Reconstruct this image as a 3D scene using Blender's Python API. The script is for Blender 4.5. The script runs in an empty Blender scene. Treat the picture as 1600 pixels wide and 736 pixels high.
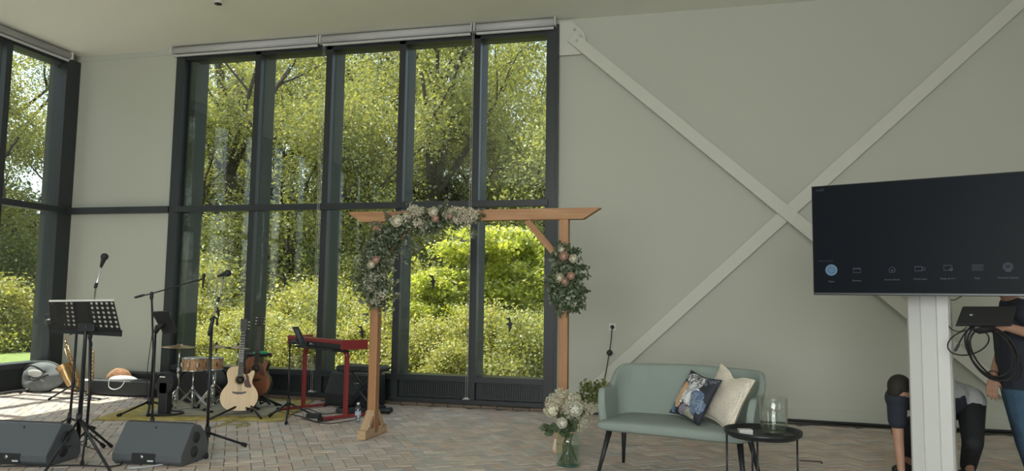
import bpy, math, random
import numpy as np
from mathutils import Vector, Matrix
PI = math.pi
sc = bpy.context.scene
COL = sc.collection
rnd = random.Random(7)

# ------------------------------------------------------------------ camera
CAM_H = 1.35
YAW, PITCH, ROLL, FPX = -0.24168, 0.0854, 0.014307, 1165.5
_f = Vector((math.sin(YAW)*math.cos(PITCH), math.cos(YAW)*math.cos(PITCH), math.sin(PITCH)))
_r = Vector((math.cos(YAW), -math.sin(YAW), 0)); _u = _r.cross(_f)
_r2 = _r*math.cos(ROLL)+_u*math.sin(ROLL); _u2 = -_r*math.sin(ROLL)+_u*math.cos(ROLL)
cd = bpy.data.cameras.new('camera'); cam = bpy.data.objects.new('camera', cd); COL.objects.link(cam)
cd.sensor_width = 36.0; cd.lens = 36.0*FPX/1600.0; cd.clip_start = 0.05; cd.clip_end = 300
m3 = Matrix((_r2, _u2, -_f)).transposed()
cam.matrix_world = Matrix.Translation((0, 0, CAM_H)) @ m3.to_4x4()
sc.camera = cam

def ray(px, py): return _f + _r2*((px-800)/FPX) - _u2*((py-368)/FPX)
def at(px, py, Y):           # measured point of the photograph -> place at depth Y
    d = ray(px, py); t = Y/d.y; return Vector((d.x*t, Y, CAM_H+d.z*t))
def fl(px, py, z=0.0):       # measured point -> place on a level plane
    d = ray(px, py); t = (z-CAM_H)/d.z; return Vector((d.x*t, d.y*t, z))
def atX(px, py, X):
    d = ray(px, py); t = X/d.x; return Vector((X, d.y*t, CAM_H+d.z*t))

# ------------------------------------------------------------------ sky, sun, daylight, exposure
w = bpy.data.worlds.new('sky'); sc.world = w; w.use_nodes = True
nt = w.node_tree; nt.nodes.clear()
sky = nt.nodes.new('ShaderNodeTexSky'); sky.sky_type = 'NISHITA'; sky.sun_disc = False
SUN_EL = math.radians(64.7)
sky.sun_elevation = SUN_EL; sky.sun_rotation = math.radians(-84)
sky.air_density = 1.0; sky.dust_density = 2.5; sky.ozone_density = 1.0
hs = nt.nodes.new('ShaderNodeHueSaturation'); hs.inputs['Saturation'].default_value = 0.6
bg = nt.nodes.new('ShaderNodeBackground'); bg.inputs['Strength'].default_value = 0.33
out = nt.nodes.new('ShaderNodeOutputWorld')
nt.links.new(sky.outputs[0], hs.inputs['Color']); nt.links.new(hs.outputs[0], bg.inputs[0]); nt.links.new(bg.outputs[0], out.inputs[0])
sl = bpy.data.lights.new('sun', 'SUN'); sl.energy = 8.0; sl.angle = math.radians(0.6); sl.color = (1.0, 0.95, 0.86)
so = bpy.data.objects.new('sun', sl); COL.objects.link(so)
sd = Vector((math.cos(SUN_EL)*1.0, -0.10*math.cos(SUN_EL), -math.sin(SUN_EL)))   # travels +X and down
so.rotation_euler = sd.to_track_quat('-Z', 'Y').to_euler()
def area(name, loc, direction, sx, sy, power, col):
    l = bpy.data.lights.new(name, 'AREA'); l.shape = 'RECTANGLE'; l.size = sx; l.size_y = sy; l.energy = power; l.color = col
    o = bpy.data.objects.new(name, l); COL.objects.link(o); o.location = loc
    o.rotation_euler = Vector(direction).to_track_quat('-Z', 'Z').to_euler(); return o
# daylight entering through the glazing of the rear wall and of the far side wall
area('daylight_rear', (-1.0, -5.25, 2.45), (-0.24, 1, 0.70), 6.0, 4.1, 730, (0.97, 1.0, 0.94))
area('daylight_side', (7.75, -2.4, 1.9), (-1, 0, 0), 4.6, 3.2, 90, (1.0, 0.98, 0.93))
vs = sc.view_settings
vs.view_transform = 'Standard'; vs.look = 'None'; vs.exposure = 0.10; vs.gamma = 1.0; vs.use_curve_mapping = False
sc.cycles.max_bounces = 7; sc.cycles.diffuse_bounces = 4; sc.cycles.transparent_max_bounces = 16; sc.cycles.transmission_bounces = 6
sc.cycles.sample_clamp_indirect = 4.0; sc.cycles.caustics_reflective = False; sc.cycles.caustics_refractive = False

# ------------------------------------------------------------------ helpers
def setp(o, label=None, cat=None, group=None, kind=None):
    if label: o['label'] = label
    if cat: o['category'] = cat
    if group: o['group'] = group
    if kind: o['kind'] = kind
    return o
def thing(name, label, cat, loc=(0, 0, 0), rz=0.0, group=None):
    o = bpy.data.objects.new(name, None); COL.objects.link(o); o.empty_display_size = 0.05
    o.location = loc; o.rotation_euler = (0, 0, rz)
    return setp(o, label, cat, group)
def mat4(o):
    m = Matrix.LocRotScale(o.location, o.rotation_euler, o.scale)
    return mat4(o.parent) @ m if o.parent else m
class MB:
    def __init__(s): s.v = []; s.f = []; s.sm = []; s.mi = []; s.cur = 0
    def add(s, vs, fs, smooth=False):
        b = len(s.v); s.v += [tuple(p) for p in vs]
        for f in fs: s.f.append([b+i for i in f]); s.sm.append(smooth); s.mi.append(s.cur)
        return s
    def box(s, c, d, rot=None, taper=1.0):
        x, y, z = d[0]/2, d[1]/2, d[2]/2; t = taper
        P = [(-x,-y,-z),(x,-y,-z),(x,y,-z),(-x,y,-z),(-x*t,-y*t,z),(x*t,-y*t,z),(x*t,y*t,z),(-x*t,y*t,z)]
        P = [Vector(p) for p in P]
        if rot is not None: P = [rot @ p for p in P]
        c = Vector(c)
        return s.add([p+c for p in P], [(0,3,2,1),(4,5,6,7),(0,1,5,4),(1,2,6,5),(2,3,7,6),(3,0,4,7)])
    def bb(s, a, b):     # box by corners
        return s.box([(a[i]+b[i])/2 for i in range(3)], [abs(b[i]-a[i]) for i in range(3)])
    def bar(s, p, q, w, h=None, up=(0,0,1)):
        p, q = Vector(p), Vector(q); d = q-p; L = d.length
        if L < 1e-6: return s
        z = d/L; x = Vector(up).cross(z)
        if x.length < 1e-3: x = Vector((1,0,0)).cross(z)
        x.normalize(); y = z.cross(x)
        return s.box((p+q)/2, (w, h or w, L), Matrix((x, y, z)).transposed())
    def tube(s, pts, r, n=8, cap=True, closed=False):
        pts = [Vector(p) for p in pts]; N = len(pts)
        rr = r if hasattr(r, '__len__') else [r]*N
        T = []
        for i in range(N):
            a = pts[(i-1) % N] if (closed or i > 0) else pts[0]
            b = pts[(i+1) % N] if (closed or i < N-1) else pts[-1]
            t = b-a; T.append(t.normalized() if t.length > 1e-9 else Vector((0,0,1)))
        x = T[0].orthogonal().normalized(); V = []
        for i in range(N):
            x = x - T[i]*x.dot(T[i])
            x = x.normalized() if x.length > 1e-6 else T[i].orthogonal().normalized()
            y = T[i].cross(x)
            for k in range(n):
                a = 2*PI*k/n; V.append(pts[i]+(x*math.cos(a)+y*math.sin(a))*rr[i])
        F = []
        for i in range(N if closed else N-1):
            j = (i+1) % N
            for k in range(n):
                l = (k+1) % n; F.append((i*n+k, i*n+l, j*n+l, j*n+k))
        if cap and not closed:
            F.append(tuple(reversed(range(n)))); F.append(tuple((N-1)*n+k for k in range(n)))
        return s.add(V, F, True)
    def cyl(s, p, q, r, r2=None, n=16): return s.tube([p, q], [r, r if r2 is None else r2], n)
    def lathe(s, prof, c=(0,0,0), n=24, rot=None, cap=False):
        V = []; F = []; c = Vector(c)
        for (r, z) in prof:
            for k in range(n):
                a = 2*PI*k/n; p = Vector((r*math.cos(a), r*math.sin(a), z))
                V.append((rot @ p if rot is not None else p)+c)
        for i in range(len(prof)-1):
            for k in range(n):
                l = (k+1) % n; F.append((i*n+k, i*n+l, (i+1)*n+l, (i+1)*n+k))
        if cap: F.append(tuple(reversed(range(n)))); F.append(tuple((len(prof)-1)*n+k for k in range(n)))
        return s.add(V, F, True)
    def ell(s, c, r, n=12, m=8, rot=None):
        if not hasattr(r, '__len__'): r = (r, r, r)
        V = []; F = []; c = Vector(c)
        for i in range(m+1):
            th = PI*i/m
            for k in range(n):
                a = 2*PI*k/n
                p = Vector((r[0]*math.sin(th)*math.cos(a), r[1]*math.sin(th)*math.sin(a), r[2]*math.cos(th)))
                V.append((rot @ p if rot is not None else p)+c)
        for i in range(m):
            for k in range(n):
                l = (k+1) % n; F.append((i*n+k, (i+1)*n+k, (i+1)*n+l, i*n+l))
        return s.add(V, F, True)
    def prism(s, poly, o, x, y, depth):       # outline (2D) -> solid, in frame o,x,y, extruded along x cross y
        o, x, y = Vector(o), Vector(x), Vector(y); z = x.cross(y).normalized()*depth
        n = len(poly); V = [o+x*a+y*b for a, b in poly]; V += [p+z for p in V]
        F = [tuple(reversed(range(n))), tuple(range(n, 2*n))]+[(i, (i+1) % n, n+(i+1) % n, n+i) for i in range(n)]
        return s.add(V, F)
    def grid(s, fn, nu, nv, smooth=True, cu=False, cv=False):
        V = [fn(i/(nu if cu else nu-1), j/(nv if cv else nv-1)) for i in range(nu) for j in range(nv)]; F = []
        for i in range(nu if cu else nu-1):
            for j in range(nv if cv else nv-1):
                a, b = (i+1) % nu, (j+1) % nv
                F.append((i*nv+j, a*nv+j, a*nv+b, i*nv+b))
        return s.add(V, F, smooth)
    def build(s, name, mats, parent=None, label=None, cat=None, group=None, kind=None, bevel=0, world=True, seg=2):
        me = bpy.data.meshes.new(name)
        V = s.v
        if parent is not None and world:
            iv = mat4(parent).inverted(); V = [iv @ Vector(p) for p in V]
        me.from_pydata([tuple(p) for p in V], [], s.f); me.update()
        me.polygons.foreach_set('use_smooth', s.sm)
        if not isinstance(mats, (list, tuple)): mats = [mats]
        for m in mats: me.materials.append(m)
        me.polygons.foreach_set('material_index', s.mi)
        o = bpy.data.objects.new(name, me); COL.objects.link(o)
        if parent is not None: o.parent = parent
        if bevel:
            b = o.modifiers.new('b', 'BEVEL'); b.width = bevel; b.segments = seg; b.limit_method = 'ANGLE'; b.angle_limit = math.radians(40)
        return setp(o, label, cat, group, kind)
def copy_tree(o, parent=None):
    c = o.copy(); COL.objects.link(c)
    if parent is not None: c.parent = parent
    for ch in [k for k in bpy.data.objects if k.parent == o]: copy_tree(ch, c)
    return c
def bez(pts, n=8):           # Catmull-Rom through points
    P = [Vector(p) for p in pts]; P = [P[0]*2-P[1]]+P+[P[-1]*2-P[-2]]; R = []
    for i in range(1, len(P)-2):
        for k in range(n):
            t = k/n; a, b, c, d = P[i-1], P[i], P[i+1], P[i+2]
            R.append(0.5*((2*b)+(c-a)*t+(2*a-5*b+4*c-d)*t*t+(3*b-a-3*c+d)*t**3))
    R.append(P[-2]); return R

# ------------------------------------------------------------------ materials
def mat(name, col, rough=0.6, metal=0.0, bump=None, var=None, spec=0.5, coat=0.0, alpha=None):
    m = bpy.data.materials.new(name); m.use_nodes = True; t = m.node_tree; b = t.nodes['Principled BSDF']
    b.inputs['Base Color'].default_value = (*col, 1); b.inputs['Roughness'].default_value = rough; b.inputs['Metallic'].default_value = metal
    b.inputs['Specular IOR Level'].default_value = spec; b.inputs['Coat Weight'].default_value = coat
    tc = t.nodes.new('ShaderNodeTexCoord')
    if var:      # (scale, amount)
        n = t.nodes.new('ShaderNodeTexNoise'); n.inputs['Scale'].default_value = var[0]; n.inputs['Detail'].default_value = 4
        t.links.new(tc.outputs['Object'], n.inputs['Vector'])
        r = t.nodes.new('ShaderNodeValToRGB'); k = var[1]
        r.color_ramp.elements[0].position = 0.3; r.color_ramp.elements[1].position = 0.7
        r.color_ramp.elements[0].color = (*[c*(1-k) for c in col], 1); r.color_ramp.elements[1].color = (*[min(1, c*(1+k)) for c in col], 1)
        t.links.new(n.outputs['Fac'], r.inputs['Fac']); t.links.new(r.outputs[0], b.inputs['Base Color'])
    if bump:     # (scale, strength, distance)
        n = t.nodes.new('ShaderNodeTexNoise'); n.inputs['Scale'].default_value = bump[0]; n.inputs['Detail'].default_value = 5
        t.links.new(tc.outputs['Object'], n.inputs['Vector'])
        bp = t.nodes.new('ShaderNodeBump'); bp.inputs['Strength'].default_value = bump[1]; bp.inputs['Distance'].default_value = bump[2] if len(bump) > 2 else 0.01
        t.links.new(n.outputs['Fac'], bp.inputs['Height']); t.links.new(bp.outputs[0], b.inputs['Normal'])
    return m
def island_mat(name, cols, rough=0.8, transl=0.0, bump=None, extra_noise=None, spec=0.5):
    m = bpy.data.materials.new(name); m.use_nodes = True; t = m.node_tree; b = t.nodes['Principled BSDF']
    b.inputs['Roughness'].default_value = rough; b.inputs['Specular IOR Level'].default_value = spec
    g = t.nodes.new('ShaderNodeNewGeometry'); oi = t.nodes.new('ShaderNodeObjectInfo')
    a = t.nodes.new('ShaderNodeMath'); a.operation = 'ADD'; fr = t.nodes.new('ShaderNodeMath'); fr.operation = 'FRACT'
    t.links.new(g.outputs['Random Per Island'], a.inputs[0]); t.links.new(oi.outputs['Random'], a.inputs[1]); t.links.new(a.outputs[0], fr.inputs[0])
    r = t.nodes.new('ShaderNodeValToRGB'); e = r.color_ramp.elements; n = len(cols)
    e[0].color = (*cols[0], 1); e[1].position = 1.0; e[1].color = (*cols[-1], 1)
    for i in range(1, n-1): x = e.new(i/(n-1)); x.color = (*cols[i], 1)
    t.links.new(fr.outputs[0], r.inputs['Fac']); src = r.outputs[0]
    tc = t.nodes.new('ShaderNodeTexCoord')
    if extra_noise:
        ns = t.nodes.new('ShaderNodeTexNoise'); ns.inputs['Scale'].default_value = extra_noise[0]; ns.inputs['Detail'].default_value = 6
        t.links.new(tc.outputs['Object'], ns.inputs['Vector'])
        mr = t.nodes.new('ShaderNodeMapRange'); mr.inputs[1].default_value = 0.3; mr.inputs[2].default_value = 0.7
        mr.inputs[3].default_value = 1-extra_noise[1]; mr.inputs[4].default_value = 1+extra_noise[1]
        t.links.new(ns.outputs['Fac'], mr.inputs[0])
        mx = t.nodes.new('ShaderNodeVectorMath'); mx.operation = 'MULTIPLY'
        t.links.new(src, mx.inputs[0]); t.links.new(mr.outputs[0], mx.inputs[1]); src = mx.outputs[0]
    t.links.new(src, b.inputs['Base Color'])
    if bump:
        n2 = t.nodes.new('ShaderNodeTexNoise'); n2.inputs['Scale'].default_value = bump[0]; n2.inputs['Detail'].default_value = 5
        t.links.new(tc.outputs['Object'], n2.inputs['Vector'])
        bp = t.nodes.new('ShaderNodeBump'); bp.inputs['Strength'].default_value = bump[1]; bp.inputs['Distance'].default_value = 0.004
        t.links.new(n2.outputs['Fac'], bp.inputs['Height']); t.links.new(bp.outputs[0], b.inputs['Normal'])
    if transl:
        tr = t.nodes.new('ShaderNodeBsdfTranslucent'); mx2 = t.nodes.new('ShaderNodeMixShader'); mx2.inputs[0].default_value = transl
        br = t.nodes.new('ShaderNodeVectorMath'); br.operation = 'MULTIPLY'; br.inputs[1].default_value = (1.5, 1.35, 0.6)
        t.links.new(src, br.inputs[0]); t.links.new(br.outputs[0], tr.inputs['Color'])
        t.links.new(b.outputs[0], mx2.inputs[1]); t.links.new(tr.outputs[0], mx2.inputs[2])
        t.links.new(mx2.outputs[0], t.nodes['Material Output'].inputs[0])
    return m
def glass_mat(name, tint=(0.93, 0.97, 0.95), refl=1.0, rough=0.0, f0=0.04):
    m = bpy.data.materials.new(name); m.use_nodes = True; t = m.node_tree; t.nodes.clear()
    tr = t.nodes.new('ShaderNodeBsdfTransparent'); tr.inputs[0].default_value = (*tint, 1)
    gl = t.nodes.new('ShaderNodeBsdfGlossy'); gl.inputs['Roughness'].default_value = rough; gl.inputs[0].default_value = (1, 1, 1, 1)
    lw = t.nodes.new('ShaderNodeLayerWeight'); lw.inputs[0].default_value = 0.5
    pw = t.nodes.new('ShaderNodeMath'); pw.operation = 'POWER'; pw.inputs[1].default_value = 4.0
    mr = t.nodes.new('ShaderNodeMapRange'); mr.inputs[3].default_value = f0*refl; mr.inputs[4].default_value = 0.9*refl
    mx = t.nodes.new('ShaderNodeMixShader'); o = t.nodes.new('ShaderNodeOutputMaterial')
    t.links.new(lw.outputs['Facing'], pw.inputs[0]); t.links.new(pw.outputs[0], mr.inputs[0]); t.links.new(mr.outputs[0], mx.inputs[0])
    t.links.new(tr.outputs[0], mx.inputs[1]); t.links.new(gl.outputs[0], mx.inputs[2]); t.links.new(mx.outputs[0], o.inputs[0])
    return m
def wood_mat(name, c1, c2, rough=0.55, axis='Z', scale=1.0):
    m = bpy.data.materials.new(name); m.use_nodes = True; t = m.node_tree; b = t.nodes['Principled BSDF']; b.inputs['Roughness'].default_value = rough
    tc = t.nodes.new('ShaderNodeTexCoord'); mp = t.nodes.new('ShaderNodeMapping')
    s = {'X': (0.6, 14, 14), 'Y': (14, 0.6, 14), 'Z': (14, 14, 0.6)}[axis]; mp.inputs['Scale'].default_value = [k*scale for k in s]
    n = t.nodes.new('ShaderNodeTexNoise'); n.inputs['Scale'].default_value = 3; n.inputs['Detail'].default_value = 8; n.inputs['Distortion'].default_value = 0.6
    r = t.nodes.new('ShaderNodeValToRGB'); r.color_ramp.elements[0].position = 0.3; r.color_ramp.elements[1].position = 0.72
    r.color_ramp.elements[0].color = (*c1, 1); r.color_ramp.elements[1].color = (*c2, 1)
    t.links.new(tc.outputs['Object'], mp.inputs[0]); t.links.new(mp.outputs[0], n.inputs['Vector']); t.links.new(n.outputs['Fac'], r.inputs['Fac'])
    t.links.new(r.outputs[0], b.inputs['Base Color'])
    return m
def emit_mat(name, col, st):
    m = bpy.data.materials.new(name); m.use_nodes = True; t = m.node_tree; t.nodes.clear()
    e = t.nodes.new('ShaderNodeEmission'); e.inputs[0].default_value = (*col, 1); e.inputs[1].default_value = st
    o = t.nodes.new('ShaderNodeOutputMaterial'); t.links.new(e.outputs[0], o.inputs[0]); return m
M = {}
M['wall'] = mat('wall_paint', (0.535, 0.55, 0.485), 0.75, bump=(60, 0.05, 0.002), var=(0.6, 0.015))
M['ceil'] = mat('ceiling_paint', (0.86, 0.86, 0.785), 0.8, var=(0.5, 0.015))
M['steelpaint'] = mat('brace_paint', (0.63, 0.635, 0.575), 0.6)
M['frame'] = mat('window_frame_paint', (0.030, 0.036, 0.040), 0.42)
M['framefin_lit'] = mat('mullion_fin_daylit', (0.062, 0.070, 0.062), 0.6, spec=0.25)  # frame paint lightened for the fins, outdoor light painted into the colour
M['blind'] = mat('blind_fabric', (0.58, 0.58, 0.60), 0.55)
M['black'] = mat('black_plastic', (0.022, 0.024, 0.027), 0.5)
M['blackmetal'] = mat('black_metal', (0.022, 0.024, 0.027), 0.35, 0.3)
M['rubber'] = mat('rubber', (0.012, 0.012, 0.012), 0.8)
M['chrome'] = mat('chrome', (0.72, 0.73, 0.75), 0.18, 1.0)
M['white'] = mat('white_plastic', (0.72, 0.72, 0.70), 0.45)
M['glass'] = glass_mat('window_glass', refl=1.0, f0=0.032)
M['vglass'] = glass_mat('vase_glass', (0.90, 0.965, 0.94), 1.0, 0.02, 0.05)
M['clearglass'] = glass_mat('clear_glass', (0.95, 0.965, 0.955), 1.0, 0.01, 0.06)
M['cable'] = mat('cable_black', (0.012, 0.012, 0.013), 0.6)

# ================================================================== THE ROOM
WY, LX, RX, RY, CZ = 9.15, -9.11, 7.6, -5.0, 4.92      # back wall, left wall, right wall, rear wall, ceiling
WX0, WX1 = -7.28, -1.68                                # window opening in the back wall
TH = 0.30
def struct(mb, name, m, **k): return mb.build(name, m, kind='structure', **k)

# ---- floor : clay pavers laid in herringbone
brick_cols = [(0.529, 0.46, 0.421), (0.607, 0.518, 0.46), (0.46, 0.421, 0.401), (0.665, 0.567, 0.489), (0.5, 0.421, 0.372), (0.626, 0.48, 0.401), (0.48, 0.46, 0.441), (0.705, 0.617, 0.539), (0.567, 0.441, 0.382), (0.588, 0.549, 0.509)]
M['brick'] = island_mat('clay_paver', brick_cols, 0.6, bump=(45, 0.5), extra_noise=(3.5, 0.16))
M['joint'] = mat('joint_sand', (0.085, 0.078, 0.070), 0.95)
mb = MB(); mb.bb((LX-TH, RY-TH, -0.30), (RX+TH, WY+TH, -0.012)); floor = struct(mb, 'floor', M['joint'])
BL, BW, G = 0.205, 0.1025, 0.005
th = math.radians(34); ca, sa = math.cos(th), math.sin(th)
def brick_verts(L, W, H):
    x, y, z, c = L/2, W/2, 0, 0.004
    V = [(-x,-y,-H),(x,-y,-H),(x,y,-H),(-x,y,-H),(-x,-y,-c),(x,-y,-c),(x,y,-c),(-x,y,-c),(-x+c,-y+c,0),(x-c,-y+c,0),(x-c,y-c,0),(-x+c,y-c,0)]
    F = [(8,9,10,11)]+[(i,(i+1)%4,4+(i+1)%4,4+i) for i in range(4)]+[(4+i,4+(i+1)%4,8+(i+1)%4,8+i) for i in range(4)]
    return V, F
bv, bf = brick_verts(BL-G, BW-G, 0.03)
bricks = []
for j in range(-150, 150):
    for i in range(-60, 60):
        for o in (0, 1):
            # herringbone: unit cell
            if o == 0: cx, cy, r = (i*4+j)*BW*1.0+BW, j*BW+BW/2, 0.0
            else: cx, cy, r = (i*4+j)*BW+BW*2.5, j*BW, PI/2
            wx = cx*ca-cy*sa-2.0; wy = cx*sa+cy*ca+6.2
            if LX+0.1 < wx < RX-0.1 and 2.6 < wy < WY-0.13: bricks.append((wx, wy, r+th))
def px_of(p):
    v = Vector(p)-Vector((0, 0, CAM_H)); d = v.dot(_f)
    return (800+FPX*v.dot(_r2)/d, 368-FPX*v.dot(_u2)/d, d) if d > 0.1 else (0, 9999, d)
vis = []
rest = []
for b in bricks:
    x, y, d = px_of((b[0], b[1], 0))
    if -8 < x < 1608 and y < 738: vis.append((d, b))
    else: rest.append(b)
vis.sort(key=lambda q: q[0]); near = [b for _, b in vis[:300]]; rest += [b for _, b in vis[300:]]
bm0 = MB(); bm0.add(bv, bf); proto = bm0.build('brick', M['brick'], floor)
br = random.Random(3)
for k, b in enumerate(near):
    o = proto if k == 0 else proto.copy()
    if k: COL.objects.link(o); o.parent = floor
    o.location = (b[0], b[1], br.uniform(-0.0025, 0.0015)); o.rotation_euler = (br.uniform(-.008,.008), br.uniform(-.008,.008), b[2]+br.uniform(-.012,.012))
mb = MB()
for b in rest:
    c, s_ = math.cos(b[2]+br.uniform(-.012,.012)), math.sin(b[2]); dz = br.uniform(-0.0025, 0.0015); t1, t2 = br.uniform(-.008,.008), br.uniform(-.008,.008)
    mb.add([(b[0]+v[0]*c-v[1]*s_, b[1]+v[0]*s_+v[1]*c, v[2]+dz+v[0]*t1+v[1]*t2) for v in bv], bf)
mb.build('brick_paving', M['brick'], floor, kind='stuff')
# course of bricks along the foot of the window wall
mb = MB(); mb.bb((LX+0.02, WY-0.15, -0.04), (RX-0.02, WY-0.004, 0.004)); trim = struct(mb, 'trim_1', M['joint'])
sv, sf = brick_verts(0.2, 0.1, 0.05)
sp = None; x = LX+0.14
while x < -1.55:
    if sp is None: m_ = MB(); m_.add(brick_verts(0.2, 0.125, 0.04)[0], sf); sp = m_.build('brick', island_mat('edge_brick', [(0.16,0.12,0.095),(0.20,0.15,0.115),(0.13,0.11,0.09)], 0.8), trim); o = sp
    else: o = sp.copy(); COL.objects.link(o)
    o.location = (x, WY-0.078, 0.03+br.uniform(-.002, .002)); x += 0.209

# ---- back wall (pieces joined round the opening), braces, baseboard
mb = MB()
mb.bb((LX-TH, WY, -0.05), (WX0, WY+TH, CZ+0.2)); mb.bb((WX1, WY, -0.05), (RX+TH, WY+TH, CZ+0.2)); mb.bb((WX0, WY, 4.84), (WX1, WY+TH, CZ+0.2))
wall_back = struct(mb, 'wall_back', M['wall'])
mb = MB(); mb.bb((WX1+0.06, WY-0.014, 0.0), (RX, WY, 0.155)); struct(mb, 'baseboard_back', M['wall'], bevel=0.003)
mb = MB(); mb.bb((-8.75, WY-0.012, 0.0), (WX0, WY, 0.13)); struct(mb, 'baseboard_left', M['wall'])
mb = MB(); mb.bb((LX, WY-0.012, 4.84), (WX0, WY, 4.865)); struct(mb, 'trim_2', M['wall'])
# white steel wind braces
def brace(a, b, name, lab, y0, bolts=None):
    t = thing(name, lab, 'brace', (a[0], WY, a[1]), 0, 'white steel cross braces on the wall')
    m = MB(); m.bar((a[0], WY-y0, a[1]), (b[0], WY-y0, b[1]), 0.145, 0.055, up=(0, 1, 0)); m.build('brace_bar', M['steelpaint'], t, bevel=0.003)
    return t
b1 = brace((-1.50, 4.66), (3.62, -0.03+0.1), 'cross_brace', 'white steel brace falling from the window head down to the right', 0.075)
m = MB(); m.prism([(-0.16,-0.30),(0.10,-0.30),(0.20,-0.22),(0.16,-0.02),(0.0,0.14),(-0.16,0.14)], (-1.50, WY-0.02, 4.74), (1,0,0), (0,0,1), 0.03)
m.build('gusset_plate', M['steelpaint'], b1, bevel=0.003)
for p in ((-1.46, 4.75), (-1.38, 4.66), (-1.43, 4.60)):
    m = MB(); m.cyl((p[0], WY-0.10, p[1]), (p[0], WY-0.125, p[1]), 0.016, n=6); m.build('bolt', M['steelpaint'], b1)
b2 = brace((-1.52, 0.0), (3.72, 4.90), 'cross_brace', 'white steel brace rising from behind the sofa up to the top right', 0.04)

# ---- ceiling
mb = MB(); mb.bb((LX-TH, RY-TH, CZ), (RX+TH, WY+TH, CZ+0.3)); ceiling = struct(mb, 'ceiling', M['ceil'])
# ---- right wall, rear wall with glazing behind the camera
mb = MB(); mb.bb((RX, -0.1, -0.05), (RX+TH, WY+TH, CZ)); mb.bb((RX, RY-TH, -0.05), (RX+TH, -4.7, CZ)); mb.bb((RX, -4.7, 3.5), (RX+TH, -0.1, CZ)); mb.bb((RX, -4.7, -0.05), (RX+TH, -0.1, 0.3)); struct(mb, 'wall_right', M['wall'])
mb = MB(); mb.bb((1.8, RY-TH, -0.05), (RX+TH, RY, CZ)); mb.bb((LX-TH, RY-TH, -0.05), (-4.1, RY, CZ)); mb.bb((-4.1, RY-TH, 4.5), (1.8, RY, CZ)); mb.bb((-4.1, RY-TH, -0.05), (1.8, RY, 0.37)); struct(mb, 'wall_rear', M['wall'])
mb = MB()
for k in range(8): mb.bb((-4.1+k*0.843-0.04, RY-0.2, 0.37), (-4.1+k*0.843+0.04, RY+0.03, 4.5))
mb.bb((-4.1, RY-0.05, 2.5), (1.8, RY+0.05, 2.6)); struct(mb, 'window_3', M['frame'])
# ---- left wall: glazing from the corner towards the camera
mb = MB(); mb.bb((LX-TH, RY-TH, 4.80), (LX, WY, CZ)); mb.bb((LX-TH, RY-TH, -0.05), (LX, RY+0.4, CZ)); struct(mb, 'wall_left', M['wall'])

def bars(lst, name, m, parent, bevel=0.003, **k):
    b = MB()
    for a, c in lst: b.bb(a, c)
    return b.build(name, m, parent, bevel=bevel, **k)
# ---- big back window
wb = thing('window_1', None, None, (WX0, WY, 0)); wb['kind'] = 'structure'
FI, FO = WY-0.05, WY+0.35           # inner and outer face of the mullions
GY = WY+0.01                        # glass plane
bars([((WX0, WY-0.07, 0), (WX0+0.14, WY+0.10, 4.84))], 'jamb', M['frame'], wb)
bars([((WX0+0.14, WY+0.06, 0), (WX0+0.24, FO, 4.84))], 'jamb_fin', M['framefin_lit'], wb)
bars([((WX1-0.14, WY-0.07, 0), (WX1, WY+0.30, 4.84))], 'jamb', M['frame'], wb)
bars([((WX1-0.012, WY-0.085, 0), (WX1+0.022, WY-0.06, 4.84))], 'jamb_cover', M['frame'], wb)
mx_ = [-5.96, -4.86, -3.785, -2.745]
for x in mx_:
    b = bars([((x-0.045, FI, 0.02), (x+0.045, WY+0.04, 4.80))], 'mullion', M['frame'], wb)
    bars([((x-0.038, WY+0.055, 0.2), (x+0.038, FO, 4.80))], 'mullion_fin', M['framefin_lit'], b)
bars([((WX0+0.1, FI-0.05, 2.515), (WX1-0.1, FI+0.03, 2.60))], 'transom', M['frame'], wb)
bars([((WX0+0.1, FI, 4.735), (WX1-0.1, WY+0.2, 4.84))], 'head_rail', M['frame'], wb)
bars([((WX0+0.1, FI-0.005, 0.30), (WX1-0.1, WY+0.22, 0.375))], 'sill_rail', M['frame'], wb)
bars([((WX0+0.1, FI-0.005, 0.03), (WX1-0.1, WY+0.1, 0.085))], 'bottom_rail', M['frame'], wb)
xs = [WX0+0.14]+mx_+[WX1-0.14]
for k in range(5):
    a = xs[k]+(0.045 if k else 0.0); b = xs[k+1]-(0.045 if k < 4 else 0.0)
    pn = bars([((a, WY+0.02, 0.085), (b, WY+0.06, 0.30))], 'lower_panel', M['frame'], wb)
    q = MB(); n_ = 26
    for i in range(n_): xx = a+0.08+(b-a-0.16)*i/(n_-1); q.bb((xx-0.008, WY+0.005, 0.12), (xx+0.008, WY+0.022, 0.27))
    q.build('grille', M['frame'], pn)
    bars([((a-0.02, GY, 0.36), (b+0.02, GY+0.012, 2.53))], 'pane', M['glass'], wb, bevel=0)
    bars([((a-0.02, GY, 2.58), (b+0.02, GY+0.012, 4.76))], 'pane', M['glass'], wb, bevel=0)
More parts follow.
